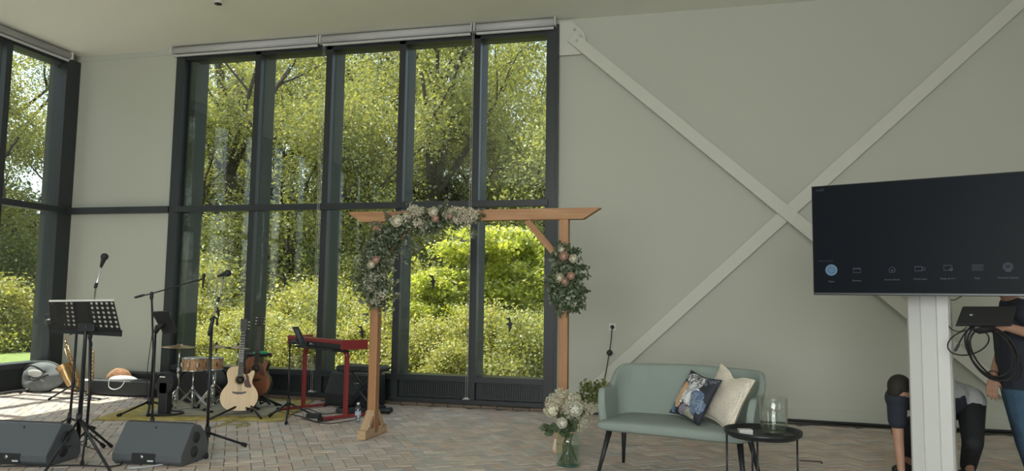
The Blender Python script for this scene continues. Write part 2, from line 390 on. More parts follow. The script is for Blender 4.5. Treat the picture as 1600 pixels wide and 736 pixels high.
# ---- corner post, rail over the white panel, left window
wl = thing('window_2', None, None, (LX, WY, 0)); wl['kind'] = 'structure'
bars([((LX-0.02, 8.90, 0), (LX+0.10, WY-0.002, 4.82))], 'corner_post', M['frame'], wl)
bars([((LX-0.20, 8.985, 0), (LX-0.025, WY-0.002, 4.82))], 'recess_post', M['frame'], wl)
bars([((LX-0.35, 9.03, 0.2), (LX-0.205, 9.11, 4.80))], 'jamb_fin', M['framefin_lit'], wl)
bars([((LX+0.1, WY-0.09, 2.51), (WX0, WY-0.003, 2.605))], 'wall_rail', M['frame'], wl)
ys = [8.0-1.06*k for k in range(13)]
for y in ys:
    if y < RY+0.4: continue
    b = bars([((LX-0.04, y-0.045, 0.02), (LX+0.05, y+0.045, 4.82))], 'mullion', M['frame'], wl)
    bars([((LX-0.35, y-0.038, 0.2), (LX-0.055, y+0.038, 4.82))], 'mullion_fin', M['framefin_lit'], b)
bars([((LX-0.03, RY+0.4, 2.52), (LX+0.10, 8.95, 2.61))], 'transom', M['frame'], wl)
bars([((LX-0.2, RY+0.4, 4.735), (LX+0.05, 8.95, 4.82))], 'head_rail', M['frame'], wl)
bars([((LX-0.22, RY+0.4, 0.30), (LX+0.06, 8.95, 0.375))], 'sill_rail', M['frame'], wl)
bars([((LX-0.06, RY+0.4, 0.0), (LX-0.02, 8.95, 0.31))], 'lower_panel', M['frame'], wl)
ysp = [9.0]+[y for y in ys if y > RY+0.4]
for k in range(len(ysp)-1):
    a, b = ysp[k+1]+0.02, ysp[k]-0.02
    bars([((LX-0.022, a, 0.36), (LX-0.01, b, 2.53))], 'pane', M['glass'], wl, bevel=0)
    bars([((LX-0.022, a, 2.58), (LX-0.01, b, 4.76))], 'pane', M['glass'], wl, bevel=0)
# ---- roller blinds
def blind(a, b, along, lab, chain=False):
    t = thing('roller_blind', lab, 'blind', a, 0, 'rolled-up grey window blinds')
    a, b = Vector(a), Vector(b); d = (b-a).normalized(); nrm = Vector((0, -1, 0)) if along == 'X' else Vector((1, 0, 0))
    m = MB(); m.cyl(a+d*0.02, b-d*0.02, 0.05, n=20); m.build('fabric_roll', M['blind'], t)
    m = MB(); z = Vector((0, 0, -0.075)); m.bar(a+z+d*0.02, b+z-d*0.02, 0.03, 0.03); m.build('bottom_bar', M['blind'], t, bevel=0.004)
    m = MB()
    for e in (a, b): m = MB(); m.bar(e-d*0.008, e+d*0.008, 0.12, 0.11); m.build('bracket', M['white'], t, bevel=0.004)
    return t
BY = WY-0.115; BZ = 4.855
blind((WX0-0.03, BY, BZ), (-4.99, BY, BZ), 'X', 'rolled-up grey blind above the two leftmost panes of the big window')
blind((-4.95, BY, BZ), (-2.80, BY, BZ), 'X', 'rolled-up grey blind above the middle panes of the big window')
blind((-2.76, BY, BZ), (WX1-0.02, BY, BZ), 'X', 'short rolled-up grey blind above the pane next to the white wall')
blind((LX+0.115, 3.0, BZ), (LX+0.115, 8.92, BZ), 'Y', 'rolled-up grey blind above the left side window')
for px, lab in ((498, 'thin blind cord hanging in front of the second mullion of the big window'), (735, 'thin blind cord hanging in front of the mullion behind the arch')):
    x = at(px, 300, BY).x; t = thing('blind_cord', lab, 'cord', (x, BY, 0.1))
    for dx in (-0.012, 0.012): m = MB(); m.cyl((x+dx, BY, 0.12), (x+dx, BY, 4.80), 0.0022, n=6); m.build('cord', M['white'], t)
    m = MB(); m.cyl((x-0.03, BY, 0.11), (x+0.03, BY, 0.11), 0.012, n=10); m.bb((x-0.05, BY, 0.095), (x+0.04, WY-0.05, 0.105)); m.build('tensioner', M['blind'], t)
# ceiling spot
p = fl(341, -10, CZ) if False else None
d_ = ray(341, 3); t_ = (CZ-0.10-CAM_H)/d_.z; sp_ = Vector((d_.x*t_, d_.y*t_, CZ-0.1))
t = thing('ceiling_spot', 'small white cylindrical fitting under the ceiling at the top left', 'lamp', (sp_.x, sp_.y, CZ))
m = MB(); m.cyl((sp_.x, sp_.y, CZ), (sp_.x, sp_.y, CZ-0.12), 0.045, n=20); m.build('housing', M['white'], t)
m = MB(); m.cyl((sp_.x, sp_.y, CZ-0.12), (sp_.x, sp_.y, CZ-0.13), 0.042, n=20); m.build('lens', M['black'], t)
# bird silhouettes on the panes
def bird(px, py, s, rot, lab, flip=1):
    c = at(px, py, GY-0.004)
    o2 = [(-0.02,0.50),(0.04,0.33),(0.06,0.22),(0.12,0.12),(0.34,0.10),(0.16,0.04),(0.10,-0.06),(0.10,-0.18),(0.04,-0.33),(-0.06,-0.48),(-0.12,-0.60),(-0.08,-0.38),(-0.10,-0.16),(-0.13,0.0),(-0.22,0.03),(-0.42,0.0),(-0.20,0.10),(-0.08,0.16),(-0.10,0.28),(-0.20,0.38),(-0.40,0.50),(-0.14,0.46)]
    ca_, sa_ = math.cos(rot), math.sin(rot)
    poly = [((x*flip*ca_-y*sa_)*s, (x*flip*sa_+y*ca_)*s) for x, y in o2]
    m = MB(); m.prism(poly, c, (1,0,0), (0,0,1), 0.0015)
    return m.build('bird_sticker', M['black'], None, lab, 'sticker', 'black bird silhouettes stuck on the window panes')
bird(445, 438, 0.19, 0.1, 'black bird sticker on the second pane, above and left of the red keyboard')
bird(677, 441, 0.19, 0.05, 'black bird sticker on the pane to the right of the arch garland')
bird(566, 520, 0.19, 0.1, 'black bird sticker on the pane just left of the arch post')
bird(797, 508, 0.20, 0.0, 'black bird sticker on the rightmost lower pane')
bird(341, 488, 0.19, 0.2, 'black bird sticker on the leftmost pane, beside the microphone stand')

# ================================================================== OUTSIDE
leaf_a = island_mat('leaf_green', [(0.17,0.215,0.075),(0.25,0.30,0.11),(0.11,0.15,0.055),(0.33,0.37,0.16),(0.20,0.245,0.085),(0.14,0.16,0.07)], 0.5, 0.4)
leaf_b = island_mat('leaf_light', [(0.286, 0.319, 0.121), (0.374, 0.407, 0.165), (0.209, 0.248, 0.088), (0.462, 0.473, 0.22), (0.319, 0.341, 0.132), (0.242, 0.242, 0.11)], 0.5, 0.4)
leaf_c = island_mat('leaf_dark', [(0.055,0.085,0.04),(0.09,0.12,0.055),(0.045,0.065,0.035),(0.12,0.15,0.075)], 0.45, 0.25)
leaf_y = island_mat('leaf_yellow', [(0.483, 0.494, 0.138), (0.322, 0.368, 0.103), (0.575, 0.552, 0.23), (0.23, 0.276, 0.092), (0.391, 0.414, 0.115), (0.69, 0.644, 0.414), (0.184, 0.196, 0.081)], 0.5, 0.35)
M['bract'] = island_mat('white_bract', [(0.75,0.72,0.62),(0.7,0.68,0.5)], 0.6, 0.3)
M['bark'] = mat('bark', (0.085, 0.074, 0.060), 0.9, bump=(14, 0.8, 0.03), var=(5, 0.4))
M['soil'] = mat('ground_outside', (0.10, 0.11, 0.045), 0.95, var=(1.5, 0.4), bump=(6, 0.6, 0.05))
M['path'] = mat('pale_gravel', (0.48, 0.45, 0.40), 0.9, var=(20, 0.15))
def leaves_mesh(name, C, R, n, leaf, seed, up=0.45, m=None, droop=0.0, shell=None, lw=0.62):
    rs = np.random.RandomState(seed); C = np.array(C, float); R = np.array(R, float)
    if R.ndim == 1: R = np.stack([R, R, R*0.8], 1)
    wgt = (R[:,0]*R[:,1]*R[:,2])**0.75; idx = rs.choice(len(C), n, p=wgt/wgt.sum())
    d = rs.normal(size=(n, 3)); d /= np.linalg.norm(d, axis=1)[:, None]
    rad = rs.uniform(0, 1, n)**(shell or 0.5)
    P = C[idx]+d*R[idx]*rad[:, None] if shell is not None else C[idx]+np.clip(rs.normal(size=(n, 3)), -2.2, 2.2)*R[idx]*0.55
    nrm = d*0.5+rs.normal(size=(n, 3))*0.6+np.array([0, 0, up]); nrm /= np.linalg.norm(nrm, axis=1)[:, None]
    a = rs.normal(size=(n, 3)); a -= nrm*(a*nrm).sum(1)[:, None]; a /= np.linalg.norm(a, axis=1)[:, None]; a[:, 2] -= droop
    b = np.cross(nrm, a); s = leaf*rs.uniform(0.6, 1.35, n)[:, None]
    V = np.stack([P-a*s, P+b*s*lw-a*s*0.1, P+a*s, P-b*s*lw-a*s*0.1], 1).reshape(-1, 3)
    me = bpy.data.meshes.new(name); me.vertices.add(4*n); me.vertices.foreach_set('co', V.ravel())
    me.loops.add(4*n); me.loops.foreach_set('vertex_index', np.arange(4*n, dtype=np.int32))
    me.polygons.add(n); me.polygons.foreach_set('loop_start', np.arange(0, 4*n, 4, dtype=np.int32)); me.polygons.foreach_set('loop_total', np.full(n, 4, dtype=np.int32))
    me.update(calc_edges=True); me.validate()
    if m: me.materials.append(m)
    return me
def leaf_obj(me, name, parent=None, **k):
    o = bpy.data.objects.new(name, me); COL.objects.link(o)
    if parent is not None: o.parent = parent
    return setp(o, **k)
def tree_skeleton(seed, H, trunk_r, spread, fork=0.35, lean=(0, 0), n_br=7):
    rs = random.Random(seed); mb = MB(); tips = []
    def grow(p, d, L, r, lvl):
        pts = [p]; rr = [r]; q = Vector(p); dd = Vector(d).normalized(); N = 5
        for i in range(N):
            dd = (dd+Vector((rs.uniform(-.22,.22), rs.uniform(-.22,.22), rs.uniform(-.04,.14)))).normalized()
            q = q+dd*(L/N); pts.append(q.copy()); rr.append(r*(1-0.55*(i+1)/N))
        mb.tube(pts, rr, 6 if lvl else 9, cap=False)
        if lvl >= 1: tips.append((pts[-1].copy(), lvl))
        if lvl >= 2: tips.append((pts[3].copy(), lvl)); return
        nb = n_br if lvl == 0 else 4
        for k in range(nb):
            i = rs.randint(2 if lvl else 2, N); a = rs.uniform(0, 2*PI)
            side = Vector((math.cos(a), math.sin(a), rs.uniform(0.25, 0.9)))
            grow(pts[i], (dd*0.4+side).normalized(), L*rs.uniform(0.4, 0.62)*spread, rr[i]*0.6, lvl+1)
    grow(Vector((0, 0, -0.1)), Vector((lean[0], lean[1], 1)), H*0.72, trunk_r, 0)
    return mb, tips
kinds = []
def make_kind(name, seed, H, r, spread, leafm, n, leaf, nb=8, blob=0.95, lean=(0,0), low=0):
    mb, tips = tree_skeleton(seed, H, r, spread, n_br=nb, lean=lean)
    rs = random.Random(seed+5)
    C = [t[0] for t in tips]; R = [rs.uniform(0.5, 1.0)*blob for t in tips]
    for k in range(low):
        a = rs.uniform(0, 2*PI); q = rs.uniform(0.1, 1.8); C.append(Vector((q*math.cos(a), q*math.sin(a), rs.uniform(0.2, H*0.35)))); R.append(rs.uniform(0.6, 1.1)*blob)
    cm = leaves_mesh(name+'_leaves', [tuple(c) for c in C], R, n, leaf, seed, m=leafm)
    return mb, cm
KT = [make_kind('t0', 11, 11.5, 0.26, 1.0, leaf_b, 17000, 0.046, 10, 0.75),
      make_kind('t1', 23, 6.2, 0.13, 0.95, leaf_b, 26000, 0.042, 10, 0.75, low=22),
      make_kind('t2', 37, 9.2, 0.22, 0.85, leaf_b, 27000, 0.047, 11, 0.78, low=10),
      make_kind('t3', 51, 13.5, 0.32, 0.9, leaf_a, 19000, 0.052, 12, 0.85, low=4)]
KM = []
for k, (mb, cm) in enumerate(KT):
    bm_ = bpy.data.meshes.new('trunk%d' % k); bm_.from_pydata([tuple(v) for v in mb.v], [], mb.f); bm_.polygons.foreach_set('use_smooth', mb.sm); bm_.materials.append(M['bark']); KM.append((bm_, cm))
tlab = ['tall light-green tree with open forked branches', 'young bushy light-green tree', 'middle-sized leafy green tree', 'very tall airy light-green tree']
def plant(kind, x, y, s, rz, lab):
    t = thing('tree', lab, 'tree', (x, y, -0.1), rz, 'trees in the wood outside'); t.scale = (s, s, s)
    o = bpy.data.objects.new('trunk', KM[kind][0]); COL.objects.link(o); o.parent = t
    leaf_obj(KM[kind][1], 'crown', t, kind='stuff')
# (kind, direction column in the photograph, depth, scale, where)
TR = [(0, 362, 18.5, 1.0, 'seen through the leftmost pane of the big window'),
      (1, 318, 17.5, 1.0, 'behind the left edge of the big window'),
      (1, 470, 17.2, 1.0, 'seen through the second pane'),
      (0, 425, 21.5, 0.9, 'behind the first mullion'),
      (1, 585, 16.8, 0.95, 'behind the arch garland'),
      (2, 540, 21.0, 1.05, 'seen through the middle pane'),
      (0, 600, 22.5, 1.1, 'behind the fourth mullion from the right'),
      (2, 665, 20.0, 1.1, 'seen through the fourth pane'),
      (2, 760, 22.5, 1.0, 'behind the mullion over the arch beam'),
      (1, 850, 18.0, 1.0, 'behind the right jamb of the big window'),
      (2, 835, 21.5, 0.72, 'seen through the rightmost pane'),
      (3, 350, 29.0, 0.9, 'far behind the leftmost pane'),
      (3, 505, 28.5, 0.9, 'far behind the second mullion'),
      (3, 575, 29.5, 1.05, 'far behind the middle pane'),
      (3, 690, 28.0, 1.0, 'far behind the fourth pane'),
      (0, 790, 27.0, 0.85, 'far behind the rightmost pane'),
      (3, 930, 29.0, 0.8, 'hidden mostly by the white wall')]
for i, (k, px, Y, s, wh) in enumerate(TR):
    x = at(px, 480, Y).x; plant(k, x, Y, s, 1.7*i, tlab[k]+' '+wh)
for i, (k, x, y, s, wh) in enumerate([(2, -22.0, 16.5, 0.95, 'seen through the left side window'), (3, -25.0, 22.0, 0.85, 'far outside the left side window'), (1, -20.5, 20.0, 1.1, 'outside the left side window, near its jamb'), (2, -27.0, 18.0, 1.2, 'deep outside the left side window'), (0, -26.0, 14.0, 0.9, 'at the left edge of the side window'), (2,-19.5,25.5,1.0,'behind the corner post')]):
    plant(k, x, y, s, 2.3*i+1, tlab[k]+' '+wh)
for i, (k, x, y, s, wh) in enumerate([(2, -21.0, 11.0, 1.0, 'facing the middle of the side window'), (1, -19.5, 7.0, 1.1, 'facing the middle of the side window'), (2, -22.0, 4.0, 1.0, 'further along the side window'), (2, -20.5, -0.5, 1.0, 'level with the camera outside'), (1, -19.5, -4.5, 1.2, 'behind the camera outside'), (3, -27.0, 8.0, 0.9, 'far out beyond the side window'), (3, -28.0, 1.0, 0.9, 'far out, level with the camera')]):
    plant(k, x, y, s, 1.9*i+2, tlab[k]+' '+wh)
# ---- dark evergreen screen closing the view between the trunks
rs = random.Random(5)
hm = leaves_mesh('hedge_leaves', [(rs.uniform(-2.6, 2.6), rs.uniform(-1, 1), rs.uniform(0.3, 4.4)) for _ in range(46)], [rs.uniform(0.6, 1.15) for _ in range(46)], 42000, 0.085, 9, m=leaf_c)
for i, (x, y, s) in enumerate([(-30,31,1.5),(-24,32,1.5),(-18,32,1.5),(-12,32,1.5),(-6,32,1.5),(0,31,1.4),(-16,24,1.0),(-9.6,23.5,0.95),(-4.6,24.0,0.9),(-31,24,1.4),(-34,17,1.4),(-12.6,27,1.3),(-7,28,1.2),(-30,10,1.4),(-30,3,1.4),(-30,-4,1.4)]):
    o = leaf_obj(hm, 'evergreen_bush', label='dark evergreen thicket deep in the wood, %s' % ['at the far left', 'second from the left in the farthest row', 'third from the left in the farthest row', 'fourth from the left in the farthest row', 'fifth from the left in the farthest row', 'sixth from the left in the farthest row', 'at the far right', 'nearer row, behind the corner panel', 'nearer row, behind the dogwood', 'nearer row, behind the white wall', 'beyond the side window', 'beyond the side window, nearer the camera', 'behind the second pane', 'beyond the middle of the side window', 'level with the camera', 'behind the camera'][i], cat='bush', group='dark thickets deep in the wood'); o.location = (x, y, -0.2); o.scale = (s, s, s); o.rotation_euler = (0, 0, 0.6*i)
# ---- flowering dogwood with layered bright foliage and cream bracts
def dogwood(x, y, s, lab, rz=0):
    t = thing('dogwood_tree', lab, 'tree', (x, y, -0.1), rz); rs = random.Random(17)
    C = []; R = []; B = []
    for k in range(80):
        z = rs.uniform(0.4, 3.3); rad = (1.6*math.sqrt(max(0.02, 1-((z-1.0)/2.6)**2)))*rs.uniform(0.35, 1.0); a = rs.uniform(0, 2*PI)
        c = (rad*math.cos(a), rad*math.sin(a), z); C.append(c); R.append((rs.uniform(0.25, 0.5), rs.uniform(0.25, 0.5), rs.uniform(0.12, 0.24)))
        B.append((c[0], c[1], c[2]+R[-1][2]*0.9))
    m1 = leaves_mesh('dogwood_leaves', C, R, 34000, 0.05, 3, up=0.9, m=M['dog'], droop=0.35)
    leaf_obj(m1, 'crown', t, kind='stuff')
    m2 = leaves_mesh('dogwood_bracts', B, [(r[0]*0.95, r[1]*0.95, 0.04) for r in R], 2300, 0.042, 4, up=3.0, m=M['bract'], lw=0.9)
    leaf_obj(m2, 'bracts', t, kind='stuff', label='cream white flower bracts lying on the layered leaves')
    mb = MB()
    for k in range(7):
        a = k*0.9; mb.tube([(0.05*math.cos(a), 0.05*math.sin(a), 0), (0.3*math.cos(a), 0.3*math.sin(a), 1.0), (0.8*math.cos(a+.3), 0.8*math.sin(a+.3), 2.0+0.1*k)], [0.05, 0.03, 0.012], 6)
    mb.build('stems', M['bark'], t, world=False); t.scale = (s, s, s); return t
M['dog'] = island_mat('dogwood_leaf', [(0.5, 0.562, 0.138), (0.35, 0.425, 0.1), (0.625, 0.663, 0.213), (0.413, 0.475, 0.112), (0.213, 0.275, 0.075)], 0.5, 0.5)
dogwood(at(765, 500, 14.2).x, 14.2, 0.86, 'bright yellow-green dogwood with cream bracts behind the two right panes')
dogwood(at(690, 500, 13.4).x, 13.4, 0.60, 'smaller bright dogwood to the left of the big one, behind the arch', 2.0)
# ---- shrubs
def shrub_mesh(seed, n, h, rx, leafm, leaf, nb=22):
    rs = random.Random(seed)
    C = []; R = []
    for _ in range(nb):
        z = rs.uniform(0.1, h); k = rx*math.sqrt(max(0.05, 1-(z/h)**2)); a = rs.uniform(0, 2*PI); q = k*rs.uniform(0.2, 1.0)
        C.append((q*math.cos(a), q*math.sin(a), z)); R.append(rs.uniform(0.16, 0.42)*h**0.5)
    return leaves_mesh('shrub%d' % seed, C, R, n, leaf, seed, m=leafm)
SH = [shrub_mesh(61, 15000, 1.1, 0.75, leaf_y, 0.026), shrub_mesh(62, 14000, 1.0, 0.8, leaf_y, 0.030), shrub_mesh(63, 14000, 2.2, 1.1, leaf_b, 0.038, 36), shrub_mesh(64, 14000, 2.4, 1.2, leaf_a, 0.040, 36), shrub_mesh(65, 11000, 1.3, 0.8, leaf_b, 0.032)]
def shrub(k, x, y, s, rz, name, lab, cat, group):
    o = leaf_obj(SH[k], name, label=lab, cat=cat, group=group); o.location = (x, y, -0.12); o.scale = (s, s, s*rnd.uniform(0.85, 1.1)); o.rotation_euler = (0, 0, rz)
i = 0; ORD = ['first', 'second', 'third', 'fourth', 'fifth', 'sixth', 'seventh', 'eighth', 'ninth', 'tenth', 'eleventh', 'twelfth', 'thirteenth', 'fourteenth']
for row, (Y, s0) in enumerate([(11.3, 0.78), (12.2, 0.95), (13.1, 1.05), (14.2, 1.2)]):
    x = at(300, 500, Y).x-0.5+0.3*row; nn = 0
    while x < at(880, 500, Y).x:
        shrub([0, 1, 4, 0, 1][(i+row) % 5], x, Y+rnd.uniform(-.3, .3), s0*rnd.uniform(0.85, 1.15), i*1.3, 'low_shrub', 'low yellow-green shrub outside the big window, %s from the left in the %s row' % (ORD[nn], ['front', 'second', 'third', 'rear'][row]), 'shrub', 'low yellow-green shrubs outside the window'); i += 1; nn += 1
        x += 0.95+rnd.uniform(-.15, .2)
for k, px, Y, s, lab in [(2, 335, 15.5, 1.05, 'tall light-green shrub outside the leftmost pane'), (3, 385, 16.8, 1.05, 'broad mid-green shrub behind the guitars'), (2, 440, 16.0, 0.9, 'light-green shrub behind the tablet on its stand'), (3, 500, 17.0, 1.0, 'mid-green shrub behind the second mullion'), (2, 560, 15.6, 0.95, 'light-green shrub behind the left arch post'), (3, 625, 17.2, 1.1, 'mid-green shrub behind the third mullion'), (3, 850, 16.2, 1.15, 'mid-green shrub outside the right jamb'), (3, 760, 18.0, 1.1, 'mid-green shrub behind the dogwood')]:
    shrub(k, at(px, 500, Y).x, Y, s, px*0.1, 'tall_shrub', lab, 'shrub', 'taller shrubs beyond the low planting')
for k, x, y, s, lab in [(1, -16.8, 15.2, 1.5, 'pale flowering shrub outside the left side window'), (0, -18.3, 15.9, 1.6, 'yellow-green shrub outside the left side window'), (3, -19.6, 17.6, 1.2, 'mid-green shrub behind the path, outside the left side window'), (2, -18.2, 18.6, 1.2, 'light-green shrub outside the left side window, beside the jamb'),(3,-22.5,18.0,1.4,'large mid-green shrub deep outside the left side window'),(3,-16.5,18.2,1.2,'mid-green shrub outside the corner of the room')]:
    shrub(k, x, y, s, x, 'tall_shrub', lab, 'shrub', 'shrubs outside the left side window')
# ground, lawn and gravel
mb = MB(); mb.bb((-70, -40, -0.35), (LX-TH, 60, -0.12)); mb.bb((LX-TH, WY+TH, -0.35), (40, 60, -0.12)); struct(mb, 'ground', M['soil'])
M['lawn'] = mat('lawn', (0.20, 0.27, 0.07), 0.9, var=(8, 0.3), bump=(30, 0.7, 0.03))
mb = MB(); mb.bb((-19, 11.5, -0.12), (-11.2, 15.0, -0.10)); o = mb.build('lawn', M['lawn'], None, kind='structure')
mb = MB(); mb.bb((-16.5, 4.0, -0.12), (-9.42, 11.5, -0.095)); mb.build('gravel_path', M['path'], None, kind='structure')
mb = MB(); mb.bb((-8.0, 15.0, -0.12), (-1.0, 15.7, -0.09)); mb.build('gravel_path', M['path'], None, kind='structure')

# ================================================================== STAGE AREA
def V3(x, y, z): return Vector((x, y, z))
# ---- floor monitors
M['cab'] = mat('speaker_cabinet', (0.095, 0.106, 0.118), 0.5, bump=(220, 0.25, 0.002))
M['grille'] = mat('dark_grille', (0.02, 0.022, 0.025), 0.6, bump=(300, 0.4, 0.002))
def monitor(x, y, rz, lab):
    t = thing('floor_monitor', lab, 'speaker', (x, y, 0), rz, 'stage floor monitors')
    prof = [(0.03, 0.0), (-0.01, 0.035), (-0.01, 0.085), (0.135, 0.30), (0.15, 0.312), (0.175, 0.312), (0.26, 0.285), (0.33, 0.22), (0.375, 0.13), (0.385, 0.04), (0.36, 0.0)]
    W = 0.60; m = MB(); m.prism(prof, (0, 0, 0), (0, 1, 0), (0, 0, 1), W); m.build('cabinet', M['cab'], t, bevel=0.012, world=False)
    # side handles (recessed round ports) on the right end
    for (yy, zz) in ((0.19, 0.20), (0.17, 0.09)):
        m = MB(); m.cyl((W+0.001, yy, zz), (W+0.006, yy, zz), 0.045, n=20); m.build('side_port', M['grille'], t, world=False)
    m = MB(); m.box((0.28, -0.012, 0.06), (0.20, 0.012, 0.075)); m.build('connector_panel', M['black'], t, bevel=0.003, world=False)
    m = MB(); m.cyl((0.27, -0.016, 0.07), (0.27, -0.024, 0.07), 0.014, n=14); m.build('socket', M['chrome'], t, world=False)
    m = MB(); m.box((0.345, -0.019, 0.042), (0.05, 0.004, 0.011)); m.build('badge', M['white'], t, world=False)
    d = Vector((0, 0.145, 0.215)).normalized(); n = Vector((0, -d.z, d.y)); c = Vector((0.29, 0.118, 0.276))
    m = MB(); m.cyl(c, c+n*0.006, 0.008, n=10); m.build('indicator', M['black'], t, world=False)
    m = MB(); m.box((0.30, 0.165, 0.3135), (0.56, 0.022, 0.006)); m.build('grille_edge', M['grille'], t, world=False)
    return t
monitor(-4.52, 5.14, math.radians(5), 'grey-black wedge monitor on the paving beside the microphone stand, right one of the two')
monitor(-5.50, 4.83, math.radians(6), 'grey-black wedge monitor cut by the left edge of the photo, behind the music stand')

# ---- stands
def tripod(t, base, hub, legs, r=0.011, foot=0.014, chrome=False, low=0.05):
    bx, by = base; m_ = M['chrome'] if chrome else M['blackmetal']
    m = MB(); m.cyl((bx, by, hub-0.04), (bx, by, hub+0.05), r*2.0, n=12); m.build('hub', M['black'], t)
    for (lx, ly) in legs:
        o = MB(); o.tube([(bx, by, hub), (lx, ly, 0.022)], [r, r*0.85], 8); l = o.build('leg', m_, t)
        d = (Vector((lx, ly, 0.02))-Vector((bx, by, hub))).normalized(); e = Vector((lx, ly, 0.02))
        o = MB(); o.tube([e-d*0.035, e+d*0.012], [foot, foot*1.15], 8); o.build('rubber_foot', M['rubber'], l)
def legs3(base, R, a0): return [(base[0]+R*math.cos(a0+k*2*PI/3), base[1]+R*math.sin(a0+k*2*PI/3)) for k in range(3)]
def pole(t, pts, r, nm='pole', m_=None):
    m = MB(); m.tube(pts, r, 10); return m.build(nm, m_ or M['blackmetal'], t)
def clutch(t, c, d, r=0.02, L=0.06, nm='clutch'):
    d = Vector(d).normalized(); c = Vector(c); m = MB(); m.tube([c-d*L/2, c-d*L*0.3, c+d*L*0.3, c+d*L/2], [r*0.8, r, r, r*0.8], 10); return m.build(nm, M['black'], t)
def microphone(p, d, lab, L=0.17, fat=1.0):
    p = Vector(p); d = Vector(d).normalized(); t = thing('microphone', lab, 'microphone', p, 0)
    m = MB(); m.tube([p-d*L*0.62, p-d*L*0.6, p+d*L*0.05, p+d*L*0.08], [0.009, 0.011, 0.018*fat, 0.019*fat], 12); m.build('handle', M['black'], t)
    m = MB(); c = p+d*L*0.2; m.tube([c-d*0.03, c-d*0.022, c-d*0.01, c+d*0.01, c+d*0.022, c+d*0.03], [0.012, 0.02*fat, 0.025*fat, 0.025*fat, 0.018*fat, 0.006], 12); m.build('mesh_head', M['grille'], t)
    return t
# perforated music stand
mt = fl(120, 712); mb_ = (mt.x, mt.y)
t = thing('music_stand', 'black perforated orchestra music stand in front of the left monitor', 'music stand', (mt.x, mt.y, 0))
Yd = 4.90
TLc, TRc, BRc, BLc = at(77, 471, Yd-0.08), at(178, 470, Yd-0.08), at(190, 521, Yd+0.12), at(80, 515, Yd+0.12)
def desk(u, v): return (TLc*(1-u)+TRc*u)*(1-v)+(BLc*(1-u)+BRc*u)*v
m = MB(); NC, NR, K = 13, 6, 8
for i in range(NC):
    for j in range(NR+1):
        u0, u1, v0, v1 = i/NC, (i+1)/NC, j/(NR+1), (j+1)/(NR+1); uc, vc = (u0+u1)/2, (v0+v1)/2
        if j == NR or 5 <= i <= 7: m.add([desk(u0, v0), desk(u0, v1), desk(u1, v1), desk(u1, v0)], [(0, 1, 2, 3)]); continue
        P = []; du, dv = (u1-u0)/2, (v1-v0)/2
        sq = [(1,0),(1,1),(0,1),(-1,1),(-1,0),(-1,-1),(0,-1),(1,-1)]
        for a, b in sq: P.append(desk(uc+a*du, vc+b*dv))
        for k in range(K): a = 2*PI*k/K; P.append(desk(uc+math.cos(a)*du*0.56, vc+math.sin(a)*dv*0.62))
        m.add(P, [(k, (k+1) % 8, 8+(k+1) % 8, 8+k) for k in range(8)])
dk = m.build('desk', M['blackmetal'], t); so_ = dk.modifiers.new('s', 'SOLIDIFY'); so_.thickness = 0.003
m = MB(); m.bar(BLc, BRc, 0.012, 0.05); m.build('lip', M['blackmetal'], t)
m = MB(); m.bar(TLc+V3(0,0,0.004), TRc+V3(0,0,0.004), 0.008, 0.014); m.build('rim', M['white'], t, label='white upper edge')  # white bar along the upper edge of the black desk
dc = desk(0.53, 0.8)
pole(t, [(mt.x, mt.y, 0.06), (mt.x+0.01, mt.y, 0.55), (dc.x, dc.y-0.01, dc.z)], [0.019, 0.017, 0.013])
m = MB(); m.box(dc+V3(0, 0.0, -0.01), (0.16, 0.03, 0.07)); m.build('bracket', M['black'], t, bevel=0.006)
f1, f2 = fl(66, 748), fl(176, 748)
tripod(t, mb_, 0.30, [(f1.x, f1.y), (f2.x, f2.y), (mt.x+0.03, mt.y+0.34)], 0.012)
m = MB()
for f in (f1, f2, V3(mt.x+0.03, mt.y+0.34, 0)): m.bar((mt.x, mt.y, 0.10), (mt.x*0.45+f.x*0.55, mt.y*0.45+f.y*0.55, 0.135), 0.014, 0.004)
m.build('leg_brace', M['blackmetal'], t)
# tall microphone stand behind it
b = fl(133, 703); B = (b.x, b.y)
t = thing('microphone_stand', 'black microphone stand rising behind the perforated music stand', 'microphone stand', (b.x, b.y, 0))
a1, a2, a3 = at(141, 524, b.y), at(150, 446, b.y), at(160, 415, b.y)
pole(t, [(b.x, b.y, 0.04), (b.x+0.01, b.y, 0.5), a1], 0.012); pole(t, [a1, a2, a3], 0.007, 'extension_rod', M['chrome'])
clutch(t, a2, a3-a2, 0.014, 0.05); clutch(t, a1, a2-a1, 0.018, 0.07)
tripod(t, B, 0.16, [tuple(fl(162, 701))[:2], tuple(fl(128, 728))[:2], (b.x-0.25, b.y+0.15)], 0.009)
c = at(162, 405, b.y); microphone(c, (0.25, 0.1, 1), 'black vocal microphone pointing up above the music stand, in front of the white panel', 0.12, 1.25)
# short stand to the left of it
b = fl(107, 676); B = (b.x, b.y)
t = thing('microphone_stand', 'short black stand whose thin pole stands just left of the music stand pole', 'stand', (b.x, b.y, 0))
pole(t, [(b.x, b.y, 0.0), at(114, 600, b.y), at(120, 515, b.y)], 0.012); tripod(t, B, 0.14, legs3(B, 0.22, 1.0), 0.009)
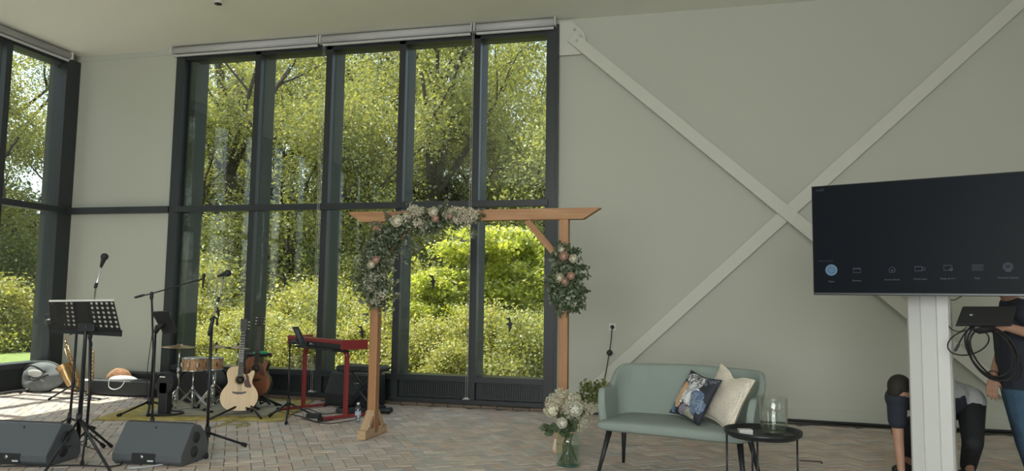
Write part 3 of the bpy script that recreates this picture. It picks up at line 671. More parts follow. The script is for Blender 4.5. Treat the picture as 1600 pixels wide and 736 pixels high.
# far stand by the side window
b = fl(78, 606); B = (b.x, b.y)
t = thing('microphone_stand', 'thin black stand in the left corner in front of the grey bag', 'stand', (b.x, b.y, 0))
pole(t, [(b.x, b.y, 0.03), at(77, 505, b.y)], 0.010); tripod(t, B, 0.12, [tuple(fl(32, 616))[:2], tuple(fl(78, 612))[:2], tuple(fl(110, 609))[:2]], 0.010)
q = at(77, 503, b.y); m = MB(); m.ell(q, (0.07, 0.05, 0.05)); m.tube([q+V3(-.05,0,.05), q+V3(-.09,0,.10), q+V3(0,0,.12), q+V3(.06,0,.05)], 0.010, 8); m.build('clamp', M['black'], t)
# boom stand with hanging microphone
b = fl(233, 645); B = (b.x, b.y); top = at(237, 462, b.y)
t = thing('boom_microphone_stand', 'black boom stand on the rug with its arm reaching over the drums', 'microphone stand', (b.x, b.y, 0))
pole(t, [(b.x, b.y, 0.04), (b.x+0.01, b.y, 0.7), top], 0.011); clutch(t, top, (0, 0, 1), 0.02, 0.09, 'swivel')
e0, e1 = at(218, 463, b.y-0.02), at(316, 436, b.y+0.1)
pole(t, [e0, top+V3(0, -0.02, 0.02), e1], 0.008, 'boom_arm'); clutch(t, e0, e1-e0, 0.015, 0.12, 'counterweight')
tripod(t, B, 0.13, [tuple(fl(185, 652))[:2], tuple(fl(231, 652))[:2], tuple(fl(272, 640))[:2]], 0.013, 0.017)
q = at(318, 436, b.y+0.1); microphone(q+V3(0, 0, 0.0), (0.05, 0, 1), 'slim black microphone hanging from the end of the boom arm', 0.17, 0.8)
m = MB(); m.tube(bez([top+V3(-0.01, 0.02, 0), (b.x-0.03, b.y+0.02, 1.0), (b.x-0.07, b.y+0.02, 0.5), (b.x-0.05, b.y, 0.15)]), 0.004, 6); m.build('microphone_cable', M['cable'], t)
# tablet holder in front of it
b = at(238, 657, 6.15); b.z = 0
t = thing('tablet_stand', 'black tablet holder on a thin pole behind the right-hand monitor', 'tablet stand', (b.x, b.y, 0))
tp = at(243, 520, b.y); pole(t, [(b.x, b.y, 0.03), tp], 0.010); tripod(t, (b.x, b.y), 0.14, legs3((b.x, b.y), 0.26, 0.5), 0.010)
P = [at(236, 488, 6.10), at(261, 487, 6.10), at(276, 520, 6.22), at(255, 522, 6.22)]
m = MB(); n = (P[1]-P[0]).cross(P[3]-P[0]).normalized()*0.02; m.add(P+[p+n for p in P], [(0,1,2,3),(7,6,5,4),(0,4,5,1),(1,5,6,2),(2,6,7,3),(3,7,4,0)]); m.build('tablet', M['black'], t, bevel=0.004)
m = MB(); m.tube([tp, tp+V3(0.02, 0, 0.05), (P[0]+P[2])/2+V3(0, 0.02, 0)], [0.02, 0.03, 0.02], 10); m.build('holder_arm', M['black'], t)
# centre microphone stand
b = fl(323, 703); B = (b.x, b.y)
t = thing('boom_microphone_stand', 'black and chrome microphone stand standing in front of the natural guitar', 'microphone stand', (b.x, b.y, 0))
p1 = at(331, 503, b.y); pole(t, [(b.x, b.y, 0.05), at(327, 600, b.y), p1], 0.013)
e0, e1 = at(326, 525, b.y-0.02), at(350, 433, b.y-0.02)
pole(t, [e0, e1], 0.007, 'boom_arm', M['chrome']); clutch(t, e0+(e1-e0)*0.16, e1-e0, 0.017, 0.16); clutch(t, e0+(e1-e0)*0.62, e1-e0, 0.013, 0.05)
m = MB(); q = p1+V3(0.03, -0.02, 0.02); m.tube([q+V3(-.03,0,0), q+V3(0,0,.03), q+V3(.035,0,.01), q+V3(.04,0,-.05)], [0.012, 0.011, 0.01, 0.012], 8); m.build('clip', M['black'], t)
tripod(t, B, 0.15, [tuple(fl(322, 717))[:2], tuple(fl(383, 699))[:2], (b.x-0.22, b.y+0.22)], 0.012, 0.016)
microphone(at(352, 428, b.y-0.02), (1.0, 0, 0.28), 'black vocal microphone lying level on the stand before the leftmost pane', 0.13, 1.25)

# ---- saxophones, bag, cases
M['brass'] = mat('brass', (0.50, 0.34, 0.17), 0.34, 0.95)
Y0 = 8.55
t = thing('saxophone', 'gold saxophone on its stand left of the poles, bell turned to the left', 'saxophone', tuple(fl(114, 613)))
def A(px, py, Y=Y0): return at(px, py, Y)
m = MB(); m.tube(bez([A(102,533), A(108,552), A(116,575), A(122,596)], 6), [0.014+0.0011*k for k in range(19)], 12); m.build('body_tube', M['brass'], t)
m = MB(); m.tube(bez([A(122,596), A(120,606,Y0-.02), A(114,604,Y0-.04), A(107,592,Y0-.05), A(101,578,Y0-.06)], 5), [0.036+0.0018*k for k in range(21)], 14, cap=False); m.build('bow_and_bell', M['brass'], t)
m = MB(); m.tube([A(101.3,578.5,Y0-.06), A(98.5,572,Y0-.06)], [0.075, 0.095], 18, cap=False); m.build('bell_rim', M['brass'], t)
m = MB(); m.ell(A(101.0,577.5,Y0-.06), 0.066, 10, 6); m.build('bell_interior', M['black'], t)
m = MB(); m.tube(bez([A(102,533), A(103,529), A(107,525), A(111,522)], 4), 0.008, 8); m.build('neck', M['brass'], t)
m = MB(); m.cyl(A(110,522.5), A(114,520.5), 0.011, n=8); m.build('mouthpiece', M['black'], t)
for k in range(11):
    u = k/10; c = A(104+17*u, 540+54*u, Y0-0.035-0.02*u); m = MB(); m.ell(c, (0.016+0.008*u, 0.012, 0.014+0.008*u), 10, 6); m.build('key', M['brass'], t)
m = MB(); m.tube([A(106,540,Y0-.05), A(121,590,Y0-.06)], 0.004, 6); m.tube([A(101,545,Y0-.02), A(115,590,Y0-.04)], 0.004, 6); m.build('rod', M['brass'], t)
hb = fl(113, 616)
t = thing('saxophone_stand', 'low black tripod stand carrying the gold saxophone', 'stand', tuple(hb))
tripod(t, (hb.x, hb.y), 0.12, [tuple(fl(77, 626))[:2], tuple(fl(140, 622))[:2], (hb.x, hb.y+0.22)], 0.012)
m = MB(); m.tube([(hb.x, hb.y, 0.12), A(119, 605)], 0.012, 8); m.tube([A(113,598,Y0-.1), A(120,608,Y0), A(127,600,Y0)], 0.010, 8); m.build('cradle', M['black'], t)
t = thing('soprano_saxophone', 'straight gold soprano saxophone standing right of the music stand pole', 'saxophone', tuple(fl(141, 623)))
m = MB(); m.tube([A(143,541), A(142,575), A(141,606), A(140,620)], [0.012, 0.02, 0.03, 0.055], 14); m.build('body_tube', M['brass'], t)
m = MB(); m.cyl(A(143,534), A(143,542), 0.012, n=8); m.build('mouthpiece', M['black'], t)
for k in range(10): m = MB(); m.ell(A(145.5-0.2*k, 550+6*k, Y0-0.03), (0.017, 0.012, 0.014), 8, 6); m.build('key', M['brass'], t)
m = MB(); m.tube([A(147,548), A(146,606)], 0.005, 6); m.build('rod', M['brass'], t)
t = thing('instrument_peg', 'small black peg base under the straight soprano saxophone', 'stand', tuple(fl(141, 625)))
q = fl(141, 625); m = MB()
for k in range(4): a = k*PI/2+0.4; m.tube([(q.x, q.y, 0.03), (q.x+0.13*math.cos(a), q.y+0.13*math.sin(a), 0.012)], 0.01, 6)
m.build('base', M['black'], t); m = MB(); m.cyl((q.x, q.y, 0.01), A(140.5, 610), 0.01); m.build('peg', M['chrome'], t)
# gig bag
M['bag'] = mat('bag_cloth', (0.17, 0.185, 0.19), 0.75, bump=(14, 0.5, 0.02), var=(6, 0.25))
c = V3(-8.68, 8.52, 0.20)
t = thing('instrument_bag', 'grey padded instrument bag leaning against the window sill in the left corner', 'bag', (c.x, c.y, 0))
def bagf(u, v):
    a = 2*PI*u; th_ = PI*v; s = math.sin(th_)
    x = 0.36*math.cos(a)*s*(1+0.06*math.cos(3*a)); z = 0.20*math.sin(a)*s*(1-0.1*math.cos(a)); y = 0.10*math.cos(th_)*(1+0.25*math.sin(5*a)*s)
    return c+Vector((x*0.93-y*0.3, x*0.1+y+z*0.25, z))
m = MB(); m.grid(bagf, 32, 14, cu=True); m.build('bag_body', M['bag'], t)
m = MB(); m.tube([bagf(k/32, 0.5) for k in range(32)], 0.016, 6, closed=True); m.build('zip_piping', M['black'], t)
m = MB(); m.tube(bez([c+V3(-.2,-.12,.1), c+V3(-.02,-.18,.17), c+V3(.16,-.13,.08)]), 0.013, 6); m.tube(bez([c+V3(-.1,-.13,.02), c+V3(.05,-.2,-.02), c+V3(.2,-.12,0.05)]), 0.012, 6); m.build('strap', M['black'], t)
m = MB(); m.ell(c+V3(-0.02,-0.125,0.06), (0.13, 0.012, 0.05), 12, 8); m.build('printed_patch', M['white'], t, label='white patch')
t = thing('grey_box', 'small silver-grey box on the paving between the bag and the saxophone', 'box', (-8.18, 8.72, 0), 0.2)
m = MB(); m.box((-8.18, 8.72, 0.085), (0.26, 0.16, 0.13)); m.build('box_body', mat('silver_grey', (0.33,0.34,0.34), 0.5), t, bevel=0.01)
m = MB(); m.box((-8.18, 8.72, 0.158), (0.27, 0.17, 0.014)); m.build('lid', M['white'], t, bevel=0.004)
m = MB()
for dx in (-.1, .1): m.box((-8.18+dx, 8.72, 0.01), (0.03, 0.12, 0.02))
m.build('foot_strip', M['rubber'], t)
# open soft case with cloths in it
t = thing('open_case', 'long open black soft case on the paving in front of the white panel', 'case', (-7.35, 8.6, 0), math.radians(3))
m = MB(); m.box((-7.35, 8.62, 0.11), (0.98, 0.34, 0.20)); m.build('case_body', M['black'], t, bevel=0.03, seg=3)
m = MB(); m.box((-7.28, 8.80, 0.235), (0.86, 0.06, 0.13), Matrix.Rotation(0.25, 3, 'X')); m.build('lid', M['black'], t, bevel=0.02)
m = MB(); m.tube(bez([(-7.52,8.42,0.22), (-7.50,8.40,0.13), (-7.41,8.39,0.10), (-7.32,8.40,0.13), (-7.28,8.42,0.20)]), 0.006, 8); m.build('handle', M['white'], t, label='pale looped handle')
M['cloth_w'] = mat('white_cloth', (0.62, 0.62, 0.63), 0.9, bump=(12, 0.8, 0.03)); M['cloth_b'] = mat('tan_cloth', (0.50, 0.27, 0.15), 0.9, bump=(12, 0.8, 0.03))
def cloth(c, r, seed, name, lab, m_):
    rs = random.Random(seed); ph = [rs.uniform(0, 6) for _ in range(6)]; c = Vector(c)
    def f(u, v):
        a = 2*PI*u; th_ = PI*0.5*v; s = math.sin(th_); k = 1+0.16*math.sin(3*a+ph[0])+0.1*math.sin(5*a+ph[1])
        return c+Vector((r[0]*s*k*math.cos(a), r[1]*s*k*math.sin(a), r[2]*(math.cos(th_)+0.14*math.sin(4*a+ph[2])*s)))
    m = MB(); m.grid(f, 28, 9, cu=True); o = m.build(name, m_, None, lab, 'cloth'); return o
cloth((-7.50, 8.62, 0.20), (0.19, 0.10, 0.055), 1, 'white_cloth', 'white cloth lying in the open black case', M['cloth_w'])
cloth((-7.62, 8.70, 0.20), (0.17, 0.09, 0.14), 4, 'tan_cloth', 'tan brown cloth bundled at the left end of the open case', M['cloth_b'])
t = thing('soft_case', 'closed black soft case on the paving at the left of the drums', 'case', (-6.45, 8.55, 0), 0.1)
m = MB(); m.box((-6.42, 8.55, 0.13), (0.72, 0.32, 0.26)); m.build('case_body', M['black'], t, bevel=0.05, seg=3)
m = MB(); m.tube(bez([(-6.6,8.42,0.24), (-6.45,8.38,0.33), (-6.3,8.42,0.24)]), 0.012, 8); m.build('handle', M['black'], t)
# ---- rug
M['rug'] = bpy.data.materials.new('rug'); M['rug'].use_nodes = True
_t = M['rug'].node_tree; _b = _t.nodes['Principled BSDF']; _b.inputs['Roughness'].default_value = 0.95
_n = _t.nodes.new('ShaderNodeTexNoise'); _n.inputs['Scale'].default_value = 9; _n.inputs['Detail'].default_value = 6; _tc = _t.nodes.new('ShaderNodeTexCoord'); _t.links.new(_tc.outputs['Object'], _n.inputs['Vector'])
_r = _t.nodes.new('ShaderNodeValToRGB'); _r.color_ramp.elements[0].color = (0.36, 0.28, 0.07, 1); _r.color_ramp.elements[1].color = (0.50, 0.42, 0.16, 1); _r.color_ramp.elements[0].position = 0.35; _r.color_ramp.elements[1].position = 0.65
_t.links.new(_n.outputs['Fac'], _r.inputs['Fac']); _t.links.new(_r.outputs[0], _b.inputs['Base Color'])
M['rug2'] = mat('rug_field', (0.44, 0.42, 0.33), 0.95, var=(7, 0.18))
rc = fl(143, 657); rr_ = math.radians(17); RXv = Vector((math.cos(rr_), math.sin(rr_), 0)); RYv = Vector((-math.sin(rr_), math.cos(rr_), 0)); RW, RD = 2.0, 1.75
t = thing('rug', 'worn ochre rug with a pale field under the drums and stands', 'rug', tuple(rc))
m = MB(); m.grid(lambda u, v: rc+RXv*u*RW+RYv*v*RD+V3(0, 0, 0.008+0.0035*math.sin(u*40)*(1-v)**3), 60, 10, True); o = m.build('border', M['rug'], t); s_ = o.modifiers.new('s', 'SOLIDIFY'); s_.thickness = 0.008
m = MB(); m.grid(lambda u, v: rc+RXv*(0.35+u*(RW-0.6))+RYv*(0.28+v*(RD-0.55))+V3(0, 0, 0.0135), 12, 10, True); o = m.build('field', M['rug2'], t, label='pale grey-cream middle field')
# ---- round-headed pedestal
b = fl(257, 648)
t = thing('pedestal_fan', 'black round-headed pedestal standing on the rug left of the drums', 'pedestal', (b.x, b.y, 0), 0.2)
m = MB(); m.box((b.x, b.y, 0.19), (0.115, 0.10, 0.36)); m.build('pillar', M['black'], t, bevel=0.012)
hc = at(260, 598, b.y); m = MB(); m.cyl(hc+V3(0,-0.05,0), hc+V3(0,0.05,0), 0.125, n=32); m.build('head', M['black'], t, bevel=0.01)
m = MB(); m.tube([hc+V3(0.11*math.cos(k*PI/14), -0.055, 0.11*math.sin(k*PI/14)) for k in range(15)], 0.008, 8); m.build('rim', M['grille'], t)
m = MB(); m.tube([(b.x+0.21*math.cos(a), b.y+0.16*math.sin(a), 0.02) for a in [k*PI/12 for k in range(-8, 9)]], 0.014, 8); m.build('foot_ring', M['blackmetal'], t)
m = MB(); m.box((hc.x-0.01, hc.y-0.056, hc.z+0.07), (0.07, 0.006, 0.014)); m.build('badge', M['chrome'], t)
# ---- drums
M['drumwood'] = wood_mat('drum_maple', (0.42, 0.21, 0.09), (0.62, 0.36, 0.17), 0.35, 'X'); M['skin'] = mat('drum_skin', (0.55, 0.55, 0.54), 0.5)
M['cym'] = mat('cymbal_bronze', (0.36, 0.27, 0.16), 0.33, 0.9)
def drum(c, r, h, lab, m_, kit):
    c = Vector(c); t = thing(kit, lab, 'drum', c)
    m = MB(); m.lathe([(r, -h/2+.012), (r, h/2-.012)], c, 32); m.build('shell', m_, t)
    for s, nm in ((1, 'batter_head'), (-1, 'resonant_head')):
        m = MB(); m.lathe([(0.0, s*h/2), (r*0.97, s*h/2)], c, 32); m.build(nm, M['skin'], t)
        m = MB(); m.tube([c+V3(r*1.03*math.cos(2*PI*k/32), r*1.03*math.sin(2*PI*k/32), s*(h/2-.008)) for k in range(32)], 0.009, 6, closed=True); m.build('hoop', M['chrome'], t)
    for k in range(8):
        a = 2*PI*k/8+0.2; q = c+V3(math.cos(a), math.sin(a), 0)*(r+0.012); m = MB(); m.cyl(q-V3(0,0,h/2), q+V3(0,0,h/2), 0.004, n=6); m.box(q, (0.022, 0.022, 0.045)); m.build('tension_lug', M['chrome'], t)
    return t
d1 = at(303, 569, 7.60); drum(d1, 0.118, 0.155, 'small maple drum with chrome hoops, nearest drum left of the microphone stand pole', M['drumwood'], 'snare_drum')
d2 = at(334, 568, 7.95); drum(d2, 0.105, 0.15, 'maple drum half hidden behind the microphone stand pole', M['drumwood'], 'tom_drum')
kc = at(318, 602, 8.35); t = thing('bass_drum', 'black bass drum low behind the small maple drums', 'drum', (kc.x, kc.y, 0))
R90 = Matrix.Rotation(PI/2, 3, 'X'); m = MB(); m.lathe([(0.23, -0.18), (0.23, 0.18)], kc, 36, R90); m.build('shell', M['black'], t)
m = MB(); m.lathe([(0.0, 0.175), (0.225, 0.175)], kc, 36, R90); m.build('front_head', M['grille'], t)
for s in (-.18, .18): m = MB(); m.tube([kc+V3(0.238*math.cos(2*PI*k/36), s, 0.238*math.sin(2*PI*k/36)) for k in range(36)], 0.010, 6, closed=True); m.build('hoop', M['blackmetal'], t)
for s in (-1, 1): m = MB(); m.tube([kc+V3(s*0.2, -0.1, -0.08), (kc.x+s*0.30, kc.y-0.2, 0.01)], 0.009, 6); m.build('spur', M['chrome'], t)
def chrome_stand(x, y, ztop, lab, R=0.24, a0=0.3, group='chrome drum stands'):
    t = thing('drum_stand', lab, 'drum stand', (x, y, 0), 0, group)
    m = MB(); m.cyl((x, y, 0.06), (x, y, ztop*0.6), 0.013, n=10); m.build('lower_tube', M['chrome'], t)
    m = MB(); m.cyl((x, y, ztop*0.55), (x, y, ztop), 0.009, n=10); m.build('upper_tube', M['chrome'], t)
    m = MB(); m.cyl((x, y, ztop*0.55), (x, y, ztop*0.62), 0.018, n=10); m.build('collar', M['chrome'], t)
    for k in range(3):
        a = a0+k*2*PI/3; e = V3(x+R*math.cos(a), y+R*math.sin(a), 0.02)
        for off in (-0.008, 0.008): 
            m = MB(); d = V3(-math.sin(a), math.cos(a), 0)*off*1.6; m.bar(V3(x, y, 0.27)+d, e+d, 0.006, 0.012); l = m.build('leg', M['chrome'], t)
        m = MB(); m.bar(V3(x, y, 0.08), (e+V3(x, y, 0.27))/2, 0.005, 0.014); m.build('leg_brace', M['chrome'], t)
        m = MB(); m.ell(e, (0.022, 0.022, 0.02), 8, 6); m.build('rubber_foot', M['rubber'], t)
    return t
chrome_stand(d1.x, d1.y, d1.z-0.085, 'chrome tripod stand under the nearest small maple drum', 0.26, -2.1)
chrome_stand(d2.x+0.02, d2.y-0.02, d2.z-0.08, 'chrome tripod stand under the farther maple drum', 0.24, -1.3)
def cymbal(c, r, lab, tilt=0.0, m_=None, group='bronze cymbals over the drums'):
    c = Vector(c); t = thing('cymbal', lab, 'cymbal', c, 0, group); R_ = Matrix.Rotation(tilt, 3, 'Y')
    m = MB(); m.lathe([(0.006, 0.022), (0.03, 0.018), (0.04, 0.006), (r*0.6, -0.006), (r, -0.018), (r, -0.0195), (r*0.6, -0.008), (0.04, 0.003)], c, 36, R_); m.build('plate', M['cym'], t)
    m = MB(); m.cyl(c+V3(0,0,0.015), c+V3(0,0,0.05), 0.010, n=10); m.ell(c+V3(0,0,0.03), (0.018,0.018,0.01), 10, 6); m.build('wing_nut', M['black'], t); return t
c1 = at(281, 540, 7.75); cymbal(c1, 0.20, 'large bronze cymbal at the left of the drums, in front of the dark jamb', 0.03); 
c2 = at(338, 541, 8.15); cymbal(c2, 0.17, 'thin bronze cymbal above the farther drum, behind the stand pole', -0.04)
c3 = at(372, 542, 8.35); cymbal(c3, 0.15, 'thin bronze cymbal beside the neck of the natural guitar', 0.05)
for c, lab, a0 in ((c1, 'chrome stand under the large left cymbal', 0.4), (c2, 'chrome stand under the middle cymbal', 0.9), (c3, 'chrome stand under the cymbal beside the guitar neck', 1.6)): chrome_stand(c.x, c.y, c.z+0.03, lab, 0.24, a0)
# ---- guitars
M['spruce'] = wood_mat('spruce_top', (0.66, 0.44, 0.21), (0.75, 0.53, 0.28), 0.3, 'Z', 1.4)
M['mahog'] = wood_mat('mahogany', (0.20, 0.075, 0.035), (0.30, 0.12, 0.06), 0.3, 'Z', 1.2)
M['ebony'] = mat('ebony', (0.025, 0.018, 0.014), 0.4); M['guard'] = mat('pickguard', (0.09, 0.03, 0.02), 0.5)
M['dsteel'] = mat('string_steel', (0.5, 0.5, 0.5), 0.3, 1.0)
def guitar(base, rz, lean, lab, top_m, side_m, roll=0.0, s=1.0):
    t = thing('acoustic_guitar', lab, 'guitar', base, 0); t.rotation_euler = (-lean, roll, rz); t.scale = (s, s, s)
    L = [(0.0,0.0),(0.09,0.004),(0.155,0.04),(0.195,0.10),(0.202,0.17),(0.178,0.235),(0.142,0.285),(0.130,0.32),(0.138,0.365),(0.148,0.41),(0.140,0.455),(0.105,0.488),(0.05,0.498),(0.028,0.499)]
    left = [Vector((-x, z, 0)) for x, z in L]
    Rr = [(0.0,0.0),(0.09,0.004),(0.155,0.04),(0.195,0.10),(0.202,0.17),(0.178,0.235),(0.142,0.285),(0.130,0.32),(0.136,0.36),(0.147,0.40),(0.150,0.43),(0.138,0.449),(0.115,0.440),(0.085,0.410),(0.05,0.404),(0.030,0.42),(0.028,0.499)]
    right = [Vector((x, z, 0)) for x, z in Rr]
    pl = bez(left, 4); pr = bez(right, 4)
    out_ = [(p.x, p.y) for p in pr]+[(p.x, p.y) for p in reversed(pl[1:])]
    # dedupe
    o2 = []
    for p in out_:
        if not o2 or (abs(p[0]-o2[-1][0])+abs(p[1]-o2[-1][1])) > 1e-4: o2.append(p)
    D = 0.10
    m = MB(); m.prism(o2, (0, D, 0), (1,0,0), (0,0,1), D-0.003); m.build('body', side_m, t, world=False, bevel=0.003)
    m = MB(); m.prism(o2, (0, 0.003, 0), (1,0,0), (0,0,1), 0.004); m.build('soundboard', top_m, t, world=False)
    sh = 0.345
    m = MB(); m.cyl((0, -0.0015, sh), (0, -0.0028, sh), 0.048, n=32); m.build('soundhole', M['ebony'], t, world=False)
    m = MB(); m.tube([(0.056*math.cos(2*PI*k/32), -0.0022, sh+0.056*math.sin(2*PI*k/32)) for k in range(32)], 0.0028, 5, closed=True); m.build('rosette', M['ebony'], t, world=False)
    m = MB(); m.prism([(0.045,sh-0.03),(0.062,sh-0.005),(0.062,sh+0.02),(0.052,sh+0.05),(0.072,sh+0.062),(0.088,sh+0.04),(0.105,sh-0.03),(0.125,sh-0.075),(0.115,sh-0.092),(0.075,sh-0.088),(0.052,sh-0.075)], (0, -0.001, 0), (1,0,0), (0,0,1), 0.0022); m.build('pickguard', M['guard'], t, world=False)
    m = MB(); m.prism([(-0.078,0.205),(-0.07,0.197),(-0.03,0.183),(0.03,0.183),(0.07,0.197),(0.078,0.205),(0.07,0.214),(0.03,0.208),(-0.03,0.208),(-0.07,0.214)], (0, -0.001, 0), (1,0,0), (0,0,1), 0.009); m.build('bridge', M['ebony'], t, world=False)
    m = MB(); m.box((0, -0.001, 0.665), (0.052, 0.024, 0.45), taper=0.82); m.build('neck', M['mahog'], t, world=False, bevel=0.004)
    m = MB(); m.box((0, -0.015, 0.635), (0.054, 0.007, 0.51), taper=0.80); fb = m.build('fretboard', M['ebony'], t, world=False)
    for k in range(14):
        z = 0.885-0.635*(1-2**(-k/12.0))-0.0; m = MB(); m.box((0, -0.019, z-0.0), (0.046, 0.002, 0.002)); m.build('fret', M['dsteel'], fb, world=False)
    m = MB(); m.prism([(-0.023,0.885),(0.023,0.885),(0.036,0.92),(0.038,1.03),(0.022,1.045),(0,1.038),(-0.022,1.045),(-0.038,1.03),(-0.036,0.92)], (0, 0.006, 0), (1,0,0), (0,0,1), 0.016); hd = m.build('headstock', M['ebony'], t, world=False, bevel=0.002)
    for k in range(3):
        for s_ in (-1, 1):
            m = MB(); z = 0.925+0.04*k; m.cyl((s_*0.036, 0, z), (s_*0.052, 0, z), 0.003, n=6); m.ell((s_*0.058, 0, z), (0.009, 0.005, 0.008), 8, 6); m.cyl((s_*0.02, -0.010, z), (s_*0.02, -0.02, z), 0.004, n=8); m.build('tuning_peg', M['chrome'], hd, world=False)
    for k in range(6):
        x = (k-2.5)/2.5; m = MB(); m.cyl((x*0.026, -0.012, 0.20), (x*0.017, -0.022, 0.89), 0.0007, n=4); m.build('string', M['dsteel'], t, world=False)
    return t
gb = at(372, 642, 7.55); guitar(tuple(gb), math.radians(27), math.radians(11), 'natural spruce-top acoustic guitar with cutaway, facing the camera on a low stand', M['spruce'], M['mahog'])
gb2 = at(396, 618, 8.02); guitar(tuple(gb2), math.radians(12), math.radians(8), 'reddish-brown acoustic guitar partly hidden behind the natural one', M['mahog'], M['ebony'], 0.0, 0.92)
def gstand(b, lab, l1, l2, l3, h):
    t = thing('guitar_stand', lab, 'guitar stand', (b.x, b.y, 0), 0, 'black guitar stands')
    m = MB(); m.cyl((b.x, b.y, 0.05), (b.x, b.y+0.02, h), 0.012, n=10); m.build('upright', M['blackmetal'], t)
    for l in (l1, l2, l3): m = MB(); m.tube([(b.x, b.y, 0.14), (l[0], l[1], 0.015)], [0.012, 0.013], 8); m.build('leg', M['blackmetal'], t)
    for s in (-1, 1): m = MB(); m.tube([(b.x, b.y, 0.10), (b.x+s*0.10, b.y-0.05, 0.09), (b.x+s*0.11, b.y-0.16, 0.075), (b.x+s*0.11, b.y-0.18, 0.10)], 0.011, 8); m.build('rest_arm', M['rubber'], t)
g = V3(gb.x, gb.y+0.17, 0); gstand(g, 'black stand holding the natural acoustic guitar', tuple(fl(408, 656))[:2], tuple(fl(328, 657))[:2], (g.x, g.y+0.25), 0.5)
g = V3(gb2.x, gb2.y+0.15, 0); gstand(g, 'black stand holding the brown acoustic guitar', tuple(fl(440, 636))[:2], tuple(fl(392, 646))[:2], (g.x, g.y+0.22), 0.45)
# ---- green-topped percussion tray
gc = at(405, 553, 8.25)
t = thing('percussion_tray', 'round black tray on a pole behind the brown guitar', 'tray', (gc.x, gc.y, 0))
m = MB(); m.lathe([(0, -0.02), (0.12, -0.022), (0.145, -0.012), (0.15, 0.01), (0.14, 0.012), (0.12, 0.0), (0, 0.0)], gc, 28); m.build('tray', M['black'], t)
for k in range(14): a = 2*PI*k/14; m = MB(); m.ell(gc+V3(0.145*math.cos(a), 0.145*math.sin(a), -0.022), 0.012, 8, 6); m.build('knob', M['black'], t)
m = MB(); m.cyl((gc.x, gc.y, 0.05), gc+V3(0,0,-0.02), 0.012, n=10); m.build('pole', M['blackmetal'], t); tripod(t, (gc.x, gc.y), 0.15, legs3((gc.x, gc.y), 0.25, 0.2))
m = MB(); m.lathe([(0, 0.035), (0.06, 0.033), (0.085, 0.02), (0.09, 0.004)], gc+V3(0.02,0,0), 24); m.build('green_cloth', mat('green_felt', (0.03, 0.42, 0.19), 0.8), None, 'folded bright green cloth lying on the black round tray', 'cloth')
# ---- tablet on stand by the keyboard
b = fl(450, 652); B = (b.x, b.y); tp = at(453, 542, b.y)
t = thing('tablet_stand', 'black tablet on a thin pole in front of the red keyboard', 'tablet stand', (b.x, b.y, 0))
pole(t, [(b.x, b.y, 0.03), tp], 0.010); tripod(t, B, 0.16, [tuple(fl(421, 653))[:2], tuple(fl(447, 664))[:2], tuple(fl(488, 651))[:2]], 0.011, 0.015)
P = [at(456, 511, b.y-0.02), at(466, 510, b.y+0.0), at(480, 540, b.y+0.10), at(470, 541, b.y-0.02)]
m = MB(); n = (P[1]-P[0]).cross(P[3]-P[0]).normalized()*0.012; m.add(P+[p+n for p in P], [(0,1,2,3),(7,6,5,4),(0,4,5,1),(1,5,6,2),(2,6,7,3),(3,7,4,0)]); m.build('tablet', M['black'], t, bevel=0.003)
m = MB(); m.tube([tp, tp+V3(0.0, 0, 0.05), tp+V3(0.06, 0, 0.06), (P[0]+P[2])/2], [0.012, 0.02, 0.02, 0.02], 8); m.build('holder_arm', M['black'], t)
# ---- red stage keyboard on red stand
M['red'] = mat('red_lacquer', (0.26, 0.032, 0.034), 0.4); M['ivory'] = mat('ivory_keys', (0.8, 0.78, 0.74), 0.3)
KR = V3(-3.86, 7.70, 0); KLp = V3(-4.66, 8.20, 0)
ax = (KR-KLp).normalized(); nrm = V3(-ax.y, ax.x, 0)      # nrm points to the window (player side)
kz = 0.775
k0 = KLp-ax*0.16-nrm*0.05; Lk = 1.24; Dk = 0.33
t = thing('keyboard_piano', 'red stage keyboard seen from its back, resting on the red trestle stand', 'keyboard', tuple(k0+V3(0,0,kz)))
def kb(a0, a1, n0, n1, z0, z1, nm, m_, bevel=0.003, parent=None):
    m = MB(); P = [k0+ax*a+nrm*n+V3(0,0,z) for z in (z0, z1) for (a, n) in ((a0,n0),(a1,n0),(a1,n1),(a0,n1))]
    m.add(P, [(0,3,2,1),(4,5,6,7),(0,1,5,4),(1,2,6,5),(2,3,7,6),(3,0,4,7)]); return m.build(nm, m_, parent or t, bevel=bevel)
kb(0.02, Lk-0.02, 0.0, Dk, kz, kz+0.055, 'case', M['black'])
kb(0.02, Lk-0.02, -0.004, 0.15, kz+0.055, kz+0.092, 'top_cover', M['red'])
kb(0.0, 0.022, -0.006, Dk, kz-0.005, kz+0.10, 'end_cheek', M['red']); kb(Lk-0.022, Lk, -0.006, Dk, kz-0.005, kz+0.10, 'end_cheek', M['red'])
for k in range(52):
    a = 0.05+(Lk-0.1)*k/52; kb(a, a+(Lk-0.1)/52-0.0015, 0.17, 0.32, kz+0.055, kz+0.072, 'white_key', M['ivory'], 0)
    if k % 7 in (0, 1, 3, 4, 5) and k < 51: a2 = a+(Lk-0.1)/52; kb(a2-0.005, a2+0.005, 0.17, 0.26, kz+0.07, kz+0.082, 'black_key', M['black'], 0)
for k in range(7): kb(0.10+0.09*k, 0.135+0.09*k, -0.010, 0.0, kz+0.018, kz+0.04, 'socket', M['chrome'] if k % 2 else M['grille'], 0)
t = thing('keyboard_stand', 'dark red trestle stand with curved shoulders under the keyboard', 'keyboard stand', tuple((KR+KLp)/2))
